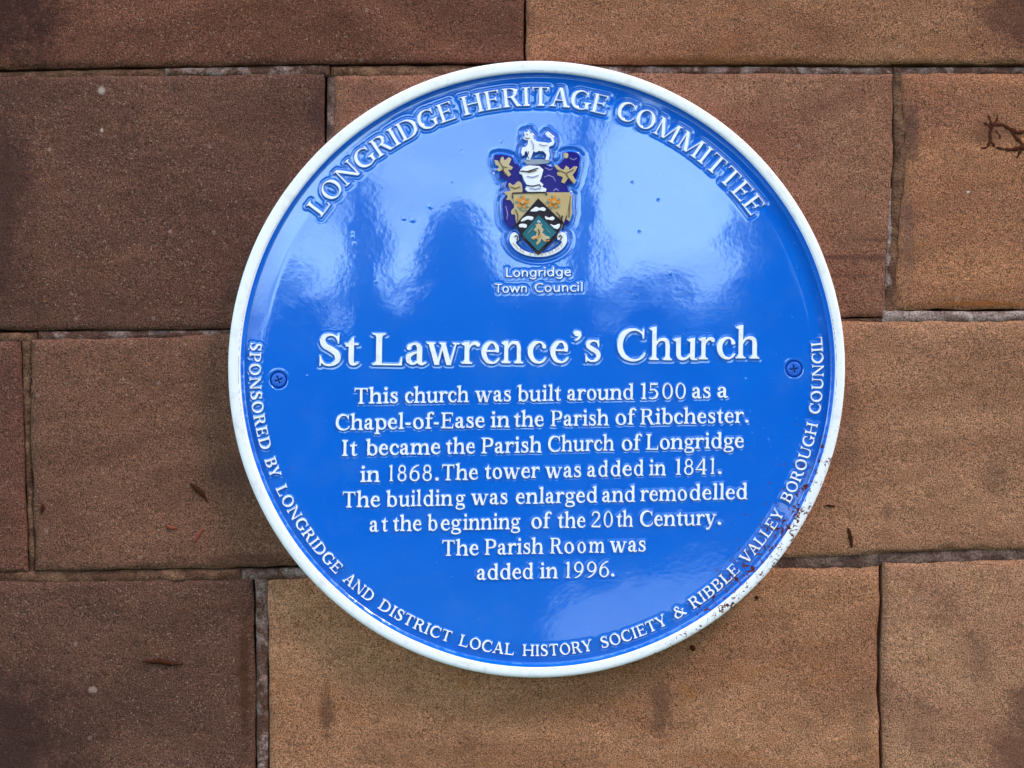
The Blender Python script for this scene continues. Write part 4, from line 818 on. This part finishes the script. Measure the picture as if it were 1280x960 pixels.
# white raised rim, turned down to the wall at its outer edge
prof = [(RI-.3, 2.0, 0), (RI-.1, 5.0, 0), (RI+.3, 6.6, .05), (RI+1.3, 7.4, .1), (RI+3.5, 7.7, .3), (RI+8, 7.8, .8), (RI+11, 7.5, 1), (383.6, 6.4, 1), (384.4, 4.8, 1), (384.7, 3, 1), (384.9, 0, 1), (384.6, -14, 1), (384.0, -30, 1)]
nS = 360; V = []; F = []
for i in range(nS):
    a = 2*math.pi*i/nS; wob = .25*math.sin(3*a+1)+.2*math.sin(7*a+.4)+.12*math.sin(17*a)
    for r_, z_, k in prof:
        V.append(((IC[0]+(CX-IC[0])*k-CX + (r_+wob*.6)*math.cos(a))*S, (CY-(IC[1]+(CY-IC[1])*k)+(r_+wob*.6)*math.sin(a))*S, z_*S))
m_ = len(prof)
for i in range(nS):
    j = (i+1) % nS
    for k in range(m_-1): F.append((i*m_+k, i*m_+k+1, j*m_+k+1, j*m_+k))
rim = link('rim', mesh_np('rim', V, F), plaque, M_RIM)

# countersunk cross-head screws
for sx, sy in SCREWS:
    V = []; F = []; nr = 12; na = 40
    for i in range(nr+1):
        r_ = 9.3*i/nr
        for j in range(na):
            a = 2*math.pi*j/na; lobes = .5+.5*math.cos(4*(a-R(20 if sx < 600 else 8))); rec = -2.6*max(0, min(1, (4.6*lobes**1.6+1.1-r_)/1.0))
            z_ = .2+rec-.5*(r_/9.3)**2 - (1.2*max(0, (r_-8.4))/.9)
            V.append((r_*math.cos(a)*S, r_*math.sin(a)*S, z_*S))
    for i in range(nr):
        for j in range(na): F.append((i*na+j, (i+1)*na+j, (i+1)*na+(j+1) % na, i*na+(j+1) % na))
    base = len(V)
    for j in range(na): a = 2*math.pi*j/na; V.append((9.3*math.cos(a)*S, 9.3*math.sin(a)*S, -5*S))
    for j in range(na): F.append((nr*na+j, base+j, base+(j+1) % na, nr*na+(j+1) % na))
    o = link('screw', mesh_np('screw', V, F), plaque, M_SCREW); o.location = ((sx-CX)*S, (CY-sy)*S, 0)
    star = []
    for j in range(64):
        a = 2*math.pi*j/64; lobes = .5+.5*math.cos(4*(a-R(20 if sx < 600 else 8))); q_ = .9+3.3*lobes**1.8; star.append((q_*math.cos(a)*S, q_*math.sin(a)*S))
    bm = bmesh.new(); bm.faces.new([bm.verts.new((x, y, -1.6*S)) for x, y in star]); me = bpy.data.meshes.new('cross_recess'); bm.to_mesh(me); bm.free()
    link('cross_recess', me, o, M_RECESS)

# letters
cells = {}
for st_, ch, *_ in PLACED:
    if (st_, ch) in cells: continue
    f = STYLES[st_]; k = f['sc']*S
    lp = [L*k for L in contours(f['f'][ch].d, f['lv'], GX0, GY0, GS, 1.0)]
    cells[(st_, ch)] = solid(lp, 2*f['h']*S, .2*S if st_ != 'title' else .3*S, M_WHITE, 'letter')
crest_cells = []
for nm, mt, z0, z1, pts, sm in CREST:
    P = smooth(cz(pts), 4) if sm else np.array(cz(pts))
    P = np.stack([(P[:, 0]-CX)*S, (CY-P[:, 1])*S], -1); crest_cells.append((nm, solid([P], (z1-z0+.8)*S, .3*S, mt, nm), (z0+z1)/2-.4))
line_cells = []
for mt, z_, pts, nm in LINES:
    q_ = np.array([(590+x/4.176, 150+y/4.176, w_/4.176) for x, y, w_ in pts]); L_, R_ = [], []
    for i in range(len(q_)):
        t_ = q_[min(i+1, len(q_)-1)]-q_[max(i-1, 0)]; l_ = math.hypot(t_[0], t_[1]) or 1; nx_, ny_ = -t_[1]/l_*q_[i][2]/2, t_[0]/l_*q_[i][2]/2
        L_.append((q_[i][0]+nx_, q_[i][1]+ny_)); R_.append((q_[i][0]-nx_, q_[i][1]-ny_))
    P = np.array(L_+R_[::-1]); P = np.stack([(P[:, 0]-CX)*S, (CY-P[:, 1])*S], -1); line_cells.append((nm, solid([P], .9*S, .1*S, mt, nm), z_))
flush()
parts = {}
for st_, ch, ox, oy, ang, gx, part, label in PLACED:
    key = (part, label)
    if key not in parts: parts[key] = empty(part, (0, 0, 0), (0, 0, 0), plaque); parts[key]['label'] = 'raised white lettering reading '+label if not label.startswith('large') else label
    o = link('letter', cells[(st_, ch)]['me'], parts[key]); o.location = ((ox-CX)*S, (CY-oy)*S, .15*S); o.rotation_euler = (0, 0, ang); o.scale = (gx, 1, 1)
crest = empty('crest', (0, 0, 0), (0, 0, 0), plaque); crest['label'] = 'painted coat of arms with white wolf, helmet, shield and scroll'
for nm, cell, z_ in crest_cells+line_cells:
    o = link(nm, cell['me'], crest); o.location = (0, 0, z_*S)
print('letters', len(PLACED))
